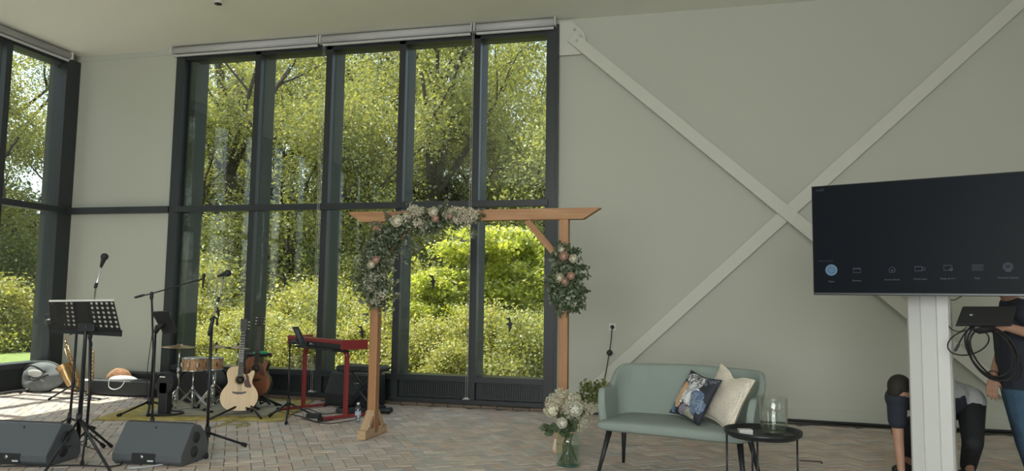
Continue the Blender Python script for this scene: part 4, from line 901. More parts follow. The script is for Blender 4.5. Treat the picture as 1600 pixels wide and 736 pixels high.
for P in (KR, KLp):
    q = P+nrm*0.10
    m = MB(); m.bar(q+V3(0,0,0.02), q+V3(0,0,kz-0.10), 0.065, 0.03, up=nrm); m.build('leg', M['red'], t, bevel=0.006)
    m = MB(); s = 1 if P is KLp else -1; m.tube([q+V3(0,0,kz-0.11), q+V3(0,0,kz-0.06)+ax*s*0.012, q+V3(0,0,kz-0.035)+ax*s*0.06], [0.03, 0.028, 0.016], 10); m.build('shoulder', M['red'], t)
    m = MB(); m.bar(q-nrm*0.30+V3(0,0,0.025), q+nrm*0.28+V3(0,0,0.025), 0.05, 0.03); m.build('foot', M['red'], t, bevel=0.006)
    for e in (-0.31, 0.29): m = MB(); m.bar(q+nrm*(e-0.02)+V3(0,0,0.022), q+nrm*(e+0.02)+V3(0,0,0.022), 0.055, 0.036); m.build('foot_cap', M['rubber'], t)
m = MB(); m.bar(KLp+nrm*0.1+V3(0,0,kz-0.035), KR+nrm*0.1+V3(0,0,kz-0.035), 0.05, 0.03); m.build('cross_bar', M['black'], t)
m = MB(); m.bar(KLp+ax*0.1-nrm*0.0+V3(0,0,kz-0.015), KR+nrm*0.0+V3(0,0,kz-0.015), 0.18, 0.025); m.build('under_tray', M['black'], t)
# keyboard amplifier and stool
t = thing('keyboard_amplifier', 'black slanted amplifier on the paving behind the keyboard stand', 'amplifier', (-4.5, 8.62, 0), -0.15)
m = MB(); m.prism([(0,0),(-0.02,0.16),(0.10,0.40),(0.16,0.42),(0.34,0.40),(0.36,0)], (0,0,0), (0,1,0), (0,0,1), 0.66); m.build('cabinet', M['black'], t, bevel=0.02, world=False)
m = MB(); m.prism([(-0.018,0.05),(-0.034,0.155),(0.08,0.385),(0.095,0.39),(0.0,0.17),(0.004,0.05)], (0.05,0,0), (0,1,0), (0,0,1), 0.56); m.build('grille_cloth', M['grille'], t, world=False)
m = MB(); m.box((0.48, -0.01, 0.30), (0.07, 0.03, 0.012)); m.build('badge', M['chrome'], t, world=False)
sc_ = at(567, 579, 8.38)
t = thing('piano_stool', 'black padded stool with crossed legs behind the arch post', 'stool', (sc_.x, sc_.y, 0), -0.1)
m = MB(); m.box((sc_.x, sc_.y, 0.50), (0.56, 0.32, 0.075)); m.build('seat', M['black'], t, bevel=0.03, seg=3)
for s in (-1, 1):
    for e in (-1, 1): m = MB(); m.bar((sc_.x-s*0.20, sc_.y+e*0.10, 0.03), (sc_.x+s*0.20, sc_.y+e*0.10+0.015*s, 0.465), 0.028, 0.02); m.build('leg', M['blackmetal'], t, bevel=0.003)
    m = MB(); m.bar((sc_.x-s*0.22, sc_.y-0.17, 0.03), (sc_.x-s*0.22, sc_.y+0.17, 0.03), 0.035, 0.035); m.build('floor_bar', M['rubber'], t)
# small black box and dark bar by the stool foot
t = thing('power_block', 'black multi-socket block on the paving under the stool', 'power strip', (-3.9, 8.1, 0), 0.3)
m = MB(); m.box((-3.9, 8.1, 0.03), (0.34, 0.07, 0.05)); m.build('housing', M['black'], t, bevel=0.008)
for k in range(4): m = MB(); m.cyl((-4.02+0.08*k, 8.1-0.02+0.02*k, 0.055), (-4.02+0.08*k, 8.1-0.02+0.02*k, 0.06), 0.02, n=14); m.build('socket', M['grille'], t)
q = fl(596, 646); t = thing('sustain_pedal', 'black pedal lying on the paving right of the arch post', 'pedal', tuple(q))
m = MB(); m.tube([q+V3(-0.22,0.02,0.035), q+V3(-0.05,0,0.03), q+V3(0.05,0,0.035), q+V3(0.13,0,0.05)], [0.018, 0.022, 0.035, 0.03], 10); m.build('pedal_body', M['black'], t)
m = MB(); m.box(q+V3(0.0,0,0.012), (0.2, 0.09, 0.02)); m.build('base', M['rubber'], t, bevel=0.005)
# ---- water bottle
b = fl(559, 659); t = thing('water_bottle', 'small clear plastic water bottle with a pale blue label left of the arch foot', 'bottle', (b.x, b.y, 0))
pb = glass_mat('bottle_plastic', (0.86, 0.90, 0.93), 1.0, 0.05, 0.10)
m = MB(); m.lathe([(0.004, 0.004), (0.028, 0.003), (0.033, 0.012), (0.033, 0.03), (0.031, 0.036), (0.033, 0.042), (0.033, 0.125), (0.030, 0.15), (0.014, 0.178), (0.013, 0.19)], b, 20); m.build('bottle_body', pb, t)
m = MB(); m.lathe([(0.0, 0.205), (0.015, 0.205), (0.0155, 0.186)], b, 16); m.build('cap', M['white'], t)
m = MB(); m.lathe([(0.0337, 0.07), (0.0337, 0.115)], b, 20); m.build('label', mat('bottle_label', (0.42, 0.50, 0.62), 0.5), t)
m = MB(); m.lathe([(0, 0.007), (0.029, 0.007), (0.030, 0.13), (0, 0.13)], b, 16); m.build('water', glass_mat('water', (0.93, 0.96, 0.97), 1, 0, 0.02), t)
# ---- cables on the floor
def cable(pts, r, lab, m_=None, name='floor_cable', flr=True):
    P = [fl(*p[:2])+V3(0, 0, (p[2] if len(p) > 2 else r+0.004)) if flr else Vector(p) for p in pts]
    m = MB(); m.tube(bez(P, 6), r, 6); return m.build(name, m_ or M['cable'], None, lab, 'cable')
cable([(405,640),(425,648),(440,640),(462,646),(480,640),(505,648),(530,645)], 0.005, 'black cable winding between the guitars and the keyboard stand')
cable([(415,645),(400,636),(420,630),(450,634),(430,642),(470,652),(495,660),(520,657)], 0.005, 'black cable looping round the foot of the tablet stand')
cable([(470,655),(500,662),(520,663),(560,656)], 0.005, 'black cable running from the adapter along the red foot')
M['yel'] = mat('yellow_cable', (0.45, 0.42, 0.18), 0.6)
cable([(348,652),(362,660),(345,664),(372,655),(356,650),(380,662),(368,668),(390,664),(375,656),(398,648)], 0.006, 'tangled yellow-green cable under the natural guitar', M['yel'])
cable([(325,676),(330,669),(350,665),(376,664)], 0.005, 'yellow-green cable curving from the microphone stand foot towards the guitar', M['yel'])
cable([(-5,731),(60,730),(120,729),(170,731),(190,727),(183,720),(192,716)], 0.006, 'black cable running along the front of the two monitors')
cable([(200,734),(225,732),(262,727)], 0.007, 'silver-grey cable end under the right-hand monitor', mat('silver_cable', (0.5,0.53,0.56), 0.4))
cable([(0,622),(40,618),(90,622),(140,627),(170,623)], 0.006, 'black cable crossing the sunlit paving in the left corner')
cable([(240,650),(300,640),(340,650),(400,644)], 0.006, 'black cable lying across the rug')
q = fl(490, 653); t = thing('power_adapter', 'black power adapter brick on the paving in front of the red stand', 'adapter', tuple(q), -0.1)
m = MB(); m.box(q+V3(0,0,0.025), (0.16, 0.07, 0.045)); m.build('housing', M['black'], t, bevel=0.008)
m = MB(); m.cyl(q+V3(0.08,0,0.025), q+V3(0.13,-0.01,0.012), 0.006); m.build('lead', M['cable'], t)

# ================================================================== ARCH, FLOWERS, SOFA, TABLE
M['archw'] = wood_mat('arch_wood', (0.33, 0.15, 0.065), (0.47, 0.25, 0.12), 0.55, 'Z'); M['archwx'] = wood_mat('arch_wood_beam', (0.36, 0.17, 0.075), (0.50, 0.28, 0.14), 0.55, 'X')
M['footw_lit'] = wood_mat('arch_foot_wood_lit', (0.46, 0.30, 0.17), (0.60, 0.42, 0.26), 0.6, 'Z')  # arch wood in a lighter copy: light on the feet put into the colour
PLb, PRb = V3(-3.08, 6.90, 0), V3(-1.185, 6.86, 0)
ba = (PRb-PLb).normalized(); bn = V3(-ba.y, ba.x, 0); ang = math.atan2(ba.y, ba.x)
t = thing('wooden_arch', 'reddish-brown wooden wedding arch with mitred beam standing before the big window', 'arch', tuple((PLb+PRb)/2))
def lbar(p, q, w, h, nm, m_, par=None, bevel=0.004):      # timber as a mesh in its own frame so the grain follows it
    p, q = Vector(p), Vector(q); d = q-p; L = d.length; z = d/L; x = Vector(bn) - z*Vector(bn).dot(z); x = x if x.length > 0.1 else ba.copy(); x.normalize(); y = z.cross(x)
    mm = MB(); mm.box((0, 0, L/2), (w, h, L)); o = mm.build(nm, m_, par or t, bevel=bevel, world=False)
    o.matrix_parent_inverse = Matrix.Identity(4); W_ = Matrix((x, y, z)).transposed().to_4x4(); W_.translation = p; o.matrix_basis = mat4(par or t).inverted() @ W_; return o
ZB = 2.10
for P in (PLb, PRb): lbar(P+V3(0,0,0.03), P+V3(0,0,ZB), 0.085, 0.085, 'post', M['archw'])
e0, e1 = PLb-ba*0.30, PRb+ba*0.34
m = MB(); LB = (e1-e0).length; m.prism([(0.0, 0.08), (0.13, 0.0), (LB-0.16, 0.0), (LB, 0.10), (LB, 0.105), (0.0, 0.105)], (0,0.045,0), (1,0,0), (0,0,1), 0.09)
o = m.build('beam', M['archwx'], t, bevel=0.004, world=False); Wm = Matrix((ba, bn, V3(0,0,1))).transposed().to_4x4(); Wm.translation = e0+V3(0,0,ZB); o.matrix_basis = mat4(t).inverted() @ Wm
for P, s in ((PLb, 1), (PRb, -1)):
    lbar(P+V3(0,0,ZB-0.40)+ba*s*0.02, P+ba*s*0.36+V3(0,0,ZB-0.005), 0.06, 0.06, 'knee_brace', M['archw'])
    lbar(P-bn*0.24+V3(0,0,0.045), P+bn*0.24+V3(0,0,0.045), 0.085, 0.085, 'foot_runner', M['footw_lit'])
    for e in (-1, 1): 
        k_ = lbar(P+bn*e*0.19+V3(0,0,0.06), P+bn*e*0.03+V3(0,0,0.24), 0.05, 0.085, 'foot_brace', M['footw_lit'])
    for (n_, z_) in ((-0.17, 0.12), (-0.08, 0.215), (0.17, 0.12)): m = MB(); c = P+bn*n_+ba*0.045+V3(0,0,z_); m.cyl(c-ba*0.0, c+ba*0.004, 0.010, n=10); m.build('screw_cover', M['white'], t)
# ---- foliage garlands
M['euc'] = island_mat('eucalyptus_leaf', [(0.12,0.15,0.09),(0.22,0.25,0.17),(0.36,0.39,0.30),(0.15,0.18,0.11),(0.52,0.53,0.44)], 0.6, 0.12)
M['euc2'] = island_mat('ruscus_leaf', [(0.05,0.08,0.04),(0.10,0.14,0.07),(0.15,0.19,0.11),(0.07,0.10,0.05)], 0.5, 0.12)
M['gyp'] = island_mat('baby_breath', [(0.70,0.67,0.58),(0.60,0.58,0.50),(0.78,0.74,0.66)], 0.8, 0.2)
M['twig'] = mat('twig', (0.10, 0.085, 0.05), 0.8); M['cream'] = mat('cream_petal', (0.78, 0.74, 0.58), 0.6); M['blush'] = mat('blush_petal', (0.66, 0.43, 0.34), 0.6); M['whitep'] = mat('white_petal', (0.80, 0.78, 0.68), 0.6); M['sepal'] = mat('sepal_green', (0.06, 0.10, 0.03), 0.6)
def rose(c, r, d, m_, parent, name='rose', lab=None, seed=0):
    c = Vector(c); d = Vector(d).normalized(); x = d.orthogonal().normalized(); y = d.cross(x); rs = random.Random(seed); m = MB()
    for ring, (n_, R_, th1, zo) in enumerate(((3, 0.34, 0.25, 0.30), (4, 0.52, 0.50, 0.20), (5, 0.74, 0.80, 0.08), (6, 1.0, 1.15, 0.0))):
        for k in range(n_):
            a0 = 2*PI*(k+0.5*(ring % 2))/n_+rs.uniform(-.12, .12); span = 2*PI/n_*1.45
            def f(u, v):
                w_ = (u-0.5)*2; a = a0+w_*span/2*(0.55+0.45*math.sin(PI*min(1, v+0.25))); th_ = 2.7-(2.7-th1)*v; tip = 1-0.10*w_*w_*v
                q = R_*r*(1+0.10*v*v*(ring > 1)+0.04*u); o_ = x*math.cos(a)+y*math.sin(a)
                return c+o_*(q*math.sin(th_)*tip)+d*(q*math.cos(th_)*0.85*tip+zo*r)
            m.grid(f, 6, 6)
    m.ell(c+d*r*0.15, r*0.26, 8, 6)
    return m.build(name, m_, parent, lab)
def sprigs(centers, radii, n, leaf, seed, m_, parent, nm, lab=None, up=0.2, lw=0.5):
    me = leaves_mesh(nm, [tuple(c) for c in centers], radii, n, leaf, seed, up=up, m=m_, shell=0.6, lw=lw)
    o = bpy.data.objects.new(nm, me); COL.objects.link(o); o.parent = parent
    o.matrix_basis = mat4(parent).inverted(); return setp(o, lab, kind='stuff')
def gpt(px, py, off=0.0):        # a place on the front of the arch, measured along its plane
    d = ray(px, py); den = d.dot(bn); k = (PLb-bn*(0.07+off)).dot(bn)-Vector((0,0,CAM_H)).dot(bn); s = k/den
    return Vector((0, 0, CAM_H))+d*s
def stems(parent, segs, r=0.0025):
    m = MB()
    for s in segs: m.tube(s, r, 5)
    o = m.build('twigs', M['twig'], parent, kind='stuff')
path = [(742,338),(722,341),(700,340),(680,346),(660,350),(640,352),(622,358),(608,372),(596,385),(590,400),(588,418),(586,436),(588,452),(590,466)]
t = thing('flower_garland', 'long eucalyptus garland draped over the left corner of the arch, with cream and blush roses', 'garland', tuple(gpt(620, 360)))
C = []; R = []; rs = random.Random(8)
for (px, py), w_ in zip(path, [0.06,0.09,0.12,0.14,0.14,0.15,0.16,0.17,0.18,0.19,0.20,0.20,0.19,0.15]):
    p = gpt(px, py)
    for k in range(3): C.append(p+V3(rs.uniform(-.06,.06), rs.uniform(-.05,.03), rs.uniform(-.05,.05))); R.append((w_*0.95, w_*0.7, w_*0.85))
sprigs(C, R, 3000, 0.022, 1, M['euc'], t, 'eucalyptus_leaves'); sprigs(C, [(r[0]*0.85, r[1], r[2]*0.85) for r in R], 2200, 0.026, 2, M['euc2'], t, 'dark_leaves')
S = []
for i in range(60):
    c = C[rs.randrange(len(C))]; d = V3(rs.uniform(-1,1), rs.uniform(-.6,.2), rs.uniform(-1,.8)).normalized(); S.append([c, c+d*0.12, c+d*0.2+V3(0,0,-.03)])
stems(t, S); sprigs([s[2] for s in S], [0.045]*len(S), 900, 0.018, 3, M['euc'], t, 'outer_leaves')
G = [gpt(px, py, 0.09) for px, py in [(733,331),(726,340),(716,335),(738,340),(709,330),(722,330),(731,345),(715,343),(700,335),(741,334),(645,326),(655,330),(650,334),(638,338),(632,345),(660,352),(580,450),(596,462),(588,470),(575,440),(655,348),(585,432)]]
sprigs(G, [0.062]*len(G), 3400, 0.0095, 5, M['gyp'], t, 'baby_breath', 'tiny whitish blossoms', lw=0.9)
for px, py, r, m_, s in [(620,345,0.060,M['cream'],1),(677,331,0.048,M['cream'],2),(680,341,0.036,M['blush'],3),(587,406,0.038,M['blush'],4),(580,413,0.040,M['cream'],5),(703,337,0.026,M['blush'],6)]:
    rose(gpt(px, py, 0.16), r, (0.1*math.sin(s*5), -1, 0.25), m_, t, 'rose', 'cream rose' if m_ is M['cream'] else 'blush pink rose', s)
path2 = [(882,396),(884,412),(882,430),(884,446),(886,460),(888,472)]
t = thing('flower_garland', 'compact leafy flower cluster hanging on the right arch post', 'garland', tuple(gpt(884, 440)))
C = []; R = []
for (px, py), w_ in zip(path2, [0.10,0.15,0.18,0.20,0.18,0.13]):
    p = gpt(px, py)
    for k in range(3): C.append(p+V3(rs.uniform(-.05,.05), rs.uniform(-.05,.03), rs.uniform(-.05,.05))); R.append((w_*0.85, w_*0.75, w_*0.8))
sprigs(C, R, 1600, 0.024, 11, M['euc'], t, 'eucalyptus_leaves'); sprigs(C, R, 1300, 0.028, 12, M['euc2'], t, 'dark_leaves')
S = []
for (a, b_) in [((890,440),(918,432)),((892,420),(914,418)),((895,450),(915,455)),((895,460),(912,480)),((885,395),(905,392)),((868,420),(862,440)),((870,440),(862,462)),((880,400),(866,398)),((893,455),(910,466)),((890,405),(898,394)),((872,450),(866,470)),((890,470),(897,484))]:
    p, q = gpt(*a, 0.02), gpt(*b_, 0.06); S.append([p, (p+q)/2+V3(0,0,0.02), q])
stems(t, S); sprigs([p for s in S for p in (s[1], s[2], (s[1]+s[2])/2)], [0.04]*(len(S)*3), 700, 0.022, 13, M['euc2'], t, 'trailing_leaves')
for px, py, r, m_, s in [(881,400,0.042,M['blush'],7),(896,404,0.040,M['cream'],8),(874,434,0.044,M['cream'],9),(892,431,0.036,M['blush'],10),(883,440,0.036,M['blush'],11),(877,390,0.026,M['cream'],12)]:
    rose(gpt(px, py, 0.14), r, (0.15*math.sin(s*3), -1, 0.2), m_, t, 'rose', 'cream rose' if m_ is M['cream'] else 'blush pink rose', s)

# ---- vase of flowers on the floor
vb = fl(888, 727); vx, vy = vb.x, vb.y
t = thing('glass_vase', 'large green-tinted glass vase with water on the paving left of the sofa', 'vase', (vx, vy, 0))
vg = glass_mat('vase_green_glass', (0.88, 0.96, 0.94), 1.0, 0.02, 0.06)
m = MB(); m.lathe([(0.0, 0.012), (0.088, 0.010), (0.096, 0.02), (0.098, 0.05), (0.098, 0.20), (0.090, 0.24), (0.066, 0.265), (0.064, 0.285), (0.075, 0.30), (0.078, 0.302), (0.071, 0.298)], (vx, vy, 0), 32); m.build('vase_body', vg, t)
m = MB(); m.lathe([(0.0, 0.0), (0.092, 0.0), (0.097, 0.012), (0.094, 0.022), (0.0, 0.020)], (vx, vy, 0), 32); m.build('thick_base', glass_mat('vase_base_glass', (0.50, 0.78, 0.72), 1, 0.05, 0.08), t)
m = MB(); m.lathe([(0.0, 0.024), (0.092, 0.024), (0.094, 0.17), (0.0, 0.17)], (vx, vy, 0), 24); m.build('water', glass_mat('vase_water', (0.93, 0.97, 0.95), 1, 0, 0.02), t)
m = MB(); m.tube([(vx+0.066*math.cos(k*PI/10), vy+0.066*math.sin(k*PI/10), 0.272) for k in range(20)], 0.005, 6, closed=True); m.build('twine', mat('twine', (0.45,0.36,0.22), 0.9), t)
m = MB(); m.box((vx-0.105, vy-0.06, 0.17), (0.018, 0.003, 0.09), Matrix.Rotation(0.15, 3, 'Y')); m.build('tag', mat('kraft_tag', (0.62,0.50,0.38), 0.8), t, label='small hanging kraft tag')
t = thing('bouquet', 'loose bouquet of cream roses, baby breath and olive eucalyptus standing in the glass vase', 'bouquet', (vx, vy, 0.03))
def P_(px, py, dy=0.0): return at(px, py, vy+dy)
heads = [((861,640),0.062,M['cream'],-0.14),((899,639),0.060,M['whitep'],-0.15),((878,661),0.044,M['whitep'],-0.17),((906,652),0.03,M['cream'],0.02),((886,628),0.032,M['cream'],0.04)]
m = MB(); rs = random.Random(3)
for k in range(20):
    a = rs.uniform(0, 2*PI); b0 = V3(vx+0.075*math.cos(a), vy+0.075*math.sin(a), 0.03); b1_ = V3(vx-0.04*math.cos(a)+rs.uniform(-.02,.02), vy-0.04*math.sin(a), 0.29)
    m.tube([b0, b1_, b1_+(b1_-b0)*0.35], 0.0042, 6)
m.build('stems', mat('stem_green', (0.10, 0.135, 0.055), 0.6), t, kind='stuff')
for i, (q, r, m_, dy) in enumerate(heads):
    rose(P_(*q, dy), r, (q[0]-885, -60+0*dy, 30), m_, t, 'rose', 'cream white rose', 20+i)
    if i == 2: pass
gy = [(866,622),(876,614),(888,617),(898,622),(908,632),(872,630),(884,640),(890,650),(902,650),(912,645),(922,640),(895,662),(903,668),(860,628),(910,660),(888,632),(930,636),(898,630),(915,655)]
C = [P_(a, b_, rs.uniform(-.12,.06)) for a, b_ in gy]; sprigs(C, [0.056]*len(C), 6000, 0.0068, 31, M['gyp'], t, 'baby_breath', 'cloud of tiny white blossoms', lw=0.9)
m = MB()
for c in C:
    for k in range(5): d = V3(rs.uniform(-1,1), rs.uniform(-1,1), rs.uniform(-.6,1))*0.05; m.tube([V3(vx, vy, 0.34), c, c+d], 0.0012, 4)
m.build('fine_stalks', mat('stalk', (0.22,0.26,0.12), 0.7), t, kind='stuff')
ol = island_mat('olive_leaf', [(0.13,0.16,0.05),(0.20,0.23,0.09),(0.10,0.13,0.05),(0.26,0.28,0.12)], 0.6, 0.25)
eu = [(905,618),(913,608),(922,612),(930,604),(938,608),(928,620),(936,622),(918,622),(924,628),(908,626),(940,600),(915,600),(932,632)]
C = [P_(a, b_, rs.uniform(0,.1)) for a, b_ in eu]; sprigs(C, [0.055]*len(C), 520, 0.017, 32, ol, t, 'eucalyptus_sprays', lw=0.75)
C = [P_(a, b_, -0.08) for a, b_ in [(868,668),(860,672),(876,670),(854,668),(880,674)]]; sprigs(C, [0.045]*len(C), 130, 0.03, 33, M['euc2'], t, 'dark_lower_leaves', lw=0.7)
C = [P_(a, b_, 0) for a, b_ in [(885,640),(890,655),(880,650),(900,645),(888,668),(895,660)]]; sprigs(C, [0.07]*len(C), 420, 0.022, 34, M['euc2'], t, 'inner_leaves', lw=0.7)

# ---- wall socket with corded switch
s0 = at(957, 511, WY-0.004); t = thing('wall_socket', 'white wall socket left of the sofa, high above the skirting', 'socket', tuple(s0))
m = MB(); m.box(s0+V3(0,-0.004,0), (0.085, 0.012, 0.085)); m.build('plate', M['white'], t, bevel=0.004)
m = MB(); m.cyl(s0+V3(0,-0.008,0), s0+V3(0,-0.014,0), 0.028, n=20); m.build('recess', mat('socket_grey', (0.5,0.5,0.48), 0.5), t)
t = thing('plug_and_cord', 'black plug and thin cord with a round inline switch hanging from the wall socket', 'cord', tuple(s0))
m = MB(); m.cyl(s0+V3(0,-0.014,0), s0+V3(0,-0.055,0), 0.024, 0.018); m.build('plug', M['black'], t)
s1, s2, s3, s4 = at(952, 551, WY-0.09), at(945, 590, WY-0.09), at(939, 612, WY-0.1), at(942, 640, WY-0.12)
m = MB(); m.tube(bez([s0+V3(0,-0.05,-0.01), at(955,530,WY-0.09), s1, s2, s3, s4, at(950, 655, WY-0.12)]), 0.006, 6); m.build('cord', M['cable'], t)
m = MB(); m.cyl(s1+V3(0.005,-0.03,0), s1+V3(0.005,0.01,0), 0.034, n=20); m.build('inline_switch', M['black'], t)
# cable along the foot of the wall
m = MB(); m.tube(bez([V3(1.0,WY-0.04,0.03), V3(1.4,WY-0.05,0.028), V3(1.8,WY-0.03,0.022), V3(2.3,WY-0.06,0.02), V3(3.2,WY-0.04,0.025), V3(5.0,WY-0.05,0.02), V3(7.0,WY-0.04,0.02)]), 0.017, 8); m.build('wall_cable', M['cable'], None, 'thick black cable lying along the foot of the white wall', 'cable')
m = MB(); m.tube(bez([fl(1249,721)+V3(0,0,.008), fl(1265,722)+V3(0,0,.008), fl(1283,723)+V3(0,0,.008), fl(1284,726)+V3(0,0,.008)]), 0.005, 6); m.build('floor_cable', M['cable'], None, 'short thin black cable end on the paving right of the round table', 'cable')

# ---- sofa
M['sofa'] = mat('sofa_fabric', (0.27, 0.32, 0.295), 0.85, bump=(500, 0.25, 0.002), var=(3, 0.04))
SA = math.radians(-15); SO = V3(-0.135, 6.03, 0)
t = thing('sofa', 'grey-green fabric two-seat sofa with low arms on tapered black legs', 'sofa', tuple(SO), SA)
HW, HD = 0.575, 0.30; SZ = 0.43
# seat slab with rounded edges
def seatf(u, v):
    a = 2*PI*u; ex = 0.16
    cx, sy = math.cos(a), math.sin(a); x = HW*math.copysign(abs(cx)**ex, cx); y = HD*math.copysign(abs(sy)**ex, sy)
    th_ = -PI/2+PI*v; k = max(0.0, math.cos(th_))**0.35; z = SZ-0.045+0.045*math.copysign(abs(math.sin(th_))**0.6, math.sin(th_))
    kk = 0.02+0.98*k if 0.02 < v < 0.98 else 0.0
    return Vector((x*kk, y*kk-0.02, z+0.012*(1-abs(x*kk/HW)**2)*(v > 0.5)))
m = MB(); m.grid(seatf, 72, 19, cu=True); m.build('seat', M['sofa'], t, world=False)
# wrap-around back and arms
def path_pt(s):      # s 0..1 : left arm front -> round the back -> right arm front
    r = 0.17; a = HD*2-0.16-r; b_ = 2*HW-2*r; arc = PI*r/2; Lt = 2*a+2*arc+b_; d = s*Lt
    x0, y0 = -HW, -HD+0.12
    if d < a: return Vector((x0, y0+d, 0)), Vector((-1, 0, 0)), d
    d -= a
    if d < arc: th_ = d/r; c = Vector((x0+r, y0+a, 0)); o_ = Vector((-math.cos(th_), math.sin(th_), 0)); return c+o_*r, o_, a+d
    d -= arc
    if d < b_: return Vector((x0+r+d, y0+a+r, 0)), Vector((0, 1, 0)), a+arc+d
    d -= b_
    if d < arc: th_ = d/r; c = Vector((HW-r, y0+a, 0)); o_ = Vector((math.sin(th_), math.cos(th_), 0)); return c+o_*r, o_, a+arc+b_+d
    d -= arc; return Vector((HW, y0+a-d, 0)), Vector((1, 0, 0)), a+2*arc+b_+d
def height(s):
    e = min(s, 1-s)              # 0 at arm fronts
    def sm(a, b_, x): x = min(1, max(0, (x-a)/(b_-a))); return x*x*(3-2*x)
    return 0.60+0.055*sm(0.0, 0.035, e)-0.10*(1-sm(0.0, 0.02, e)) + 0.165*sm(0.135, 0.235, e)+0.012*sm(0.235, 0.5, e)
NSEC = [(0.0, 0), (0.0, 0.35), (0.0, 0.7), (0.0, 0.93), (0.12, 0.985), (0.5, 1.0), (0.88, 0.985), (1.0, 0.93), (1.0, 0.7), (1.0, 0.35), (1.0, 0)]
def backf(u, v):
    s = 0.0+u; P, o_, d = path_pt(min(0.99999, max(0.00001, s))); h = height(s); j = v*(len(NSEC)-1); i0 = min(int(j), len(NSEC)-2); f = j-i0
    q = NSEC[i0][0]*(1-f)+NSEC[i0+1][0]*f; zz = NSEC[i0][1]*(1-f)+NSEC[i0+1][1]*f
    z0 = SZ-0.075; z = z0+(h-z0)*zz; e = min(s, 1-s); back = min(1, max(0, (e-0.15)/0.15))
    T = 0.055*(1 if 0.004 < e else 0.35); lean = (0.05+0.10*back)*((z-z0)/0.4)
    return P+o_*(lean-T*q+0.005)+Vector((0, 0, z))
m = MB(); m.grid(backf, 121, 21)
n_ = 21
for end in (0, 120): 
    idx = [end*n_+k for k in range(n_)]; m.f.append(idx if end == 0 else idx[::-1]); m.sm.append(True); m.mi.append(0)
m.build('backrest_and_arms', M['sofa'], t, world=False)
m = MB(); m.box((0, 0, SZ-0.085), (1.02, 0.38, 0.025)); m.build('under_frame', M['black'], t, world=False)
for sx in (-1, 1):
    for sy in (-1, 1):
        m = MB(); a = Vector((sx*0.50, sy*0.16-0.01, SZ-0.085)); b_ = Vector((sx*0.555, sy*0.285, 0.0)); m.tube([b_, a], [0.0125, 0.024], 10); m.build('leg', M['black'], t, world=False)
# ---- cushions
def cushion(c, W, H, T, rot, mats, name, lab, sag=0.0, ears=0.035, seed=0, pipe=None):
    t = thing(name, lab, 'cushion', c); t.rotation_euler = rot
    rs = random.Random(seed); ph = [rs.uniform(0, 6) for _ in range(5)]
    def f(side):
        def g(u, v):
            a, b_ = 2*u-1, 2*v-1; x = a*W/2*(1-0.09*(1-b_*b_)*1.0+ears*abs(a*b_)); z = b_*H/2*(1-0.09*(1-a*a)+ears*abs(a*b_))
            th_ = (max(0, 1-a**2)*max(0, 1-b_**2))**0.42*T/2*(1+0.1*math.sin(5*a+ph[0])*math.cos(4*b_+ph[1])); z -= sag*math.exp(-(a*3)**2)*(b_+1)*0.5
            return Vector((x, side*th_, z))
        return g
    m = MB(); m.grid(lambda u, v: f(-1)(u, v), 25, 25); m.cur = 0; o1 = m.build('front_panel', mats[0], t, world=False)
    m = MB(); m.grid(lambda u, v: f(1)(1-u, v), 25, 25); m.build('back_panel', mats[1], t, world=False)
    E_ = [(k/24, 0) for k in range(24)]+[(1, k/24) for k in range(24)]+[(1-k/24, 1) for k in range(24)]+[(0, 1-k/24) for k in range(24)]
    m = MB(); m.tube([f(-1)(u, v) for u, v in E_], 0.006, 6, closed=True); m.build('piping', mats[2], t, world=False)
    return t
# printed floral cloth : big blotched flowers in white, peach, blue, beige on navy
fm = bpy.data.materials.new('floral_print'); fm.use_nodes = True; _t = fm.node_tree; _b = _t.nodes['Principled BSDF']; _b.inputs['Roughness'].default_value = 0.7
_tc = _t.nodes.new('ShaderNodeTexCoord')
def nd(k, **kw):
    n = _t.nodes.new(k)
    for a, v in kw.items(): setattr(n, a, v)
    return n
warp = nd('ShaderNodeTexNoise'); warp.inputs['Scale'].default_value = 9; warp.inputs['Detail'].default_value = 3; _t.links.new(_tc.outputs['Object'], warp.inputs['Vector'])
wv = nd('ShaderNodeVectorMath', operation='MULTIPLY_ADD'); wv.inputs[1].default_value = (0.16, 0.16, 0.16); _t.links.new(warp.outputs['Color'], wv.inputs[0]); _t.links.new(_tc.outputs['Object'], wv.inputs[2])
cur = nd('ShaderNodeRGB').outputs[0]; cur.default_value = (0.022, 0.026, 0.038, 1)
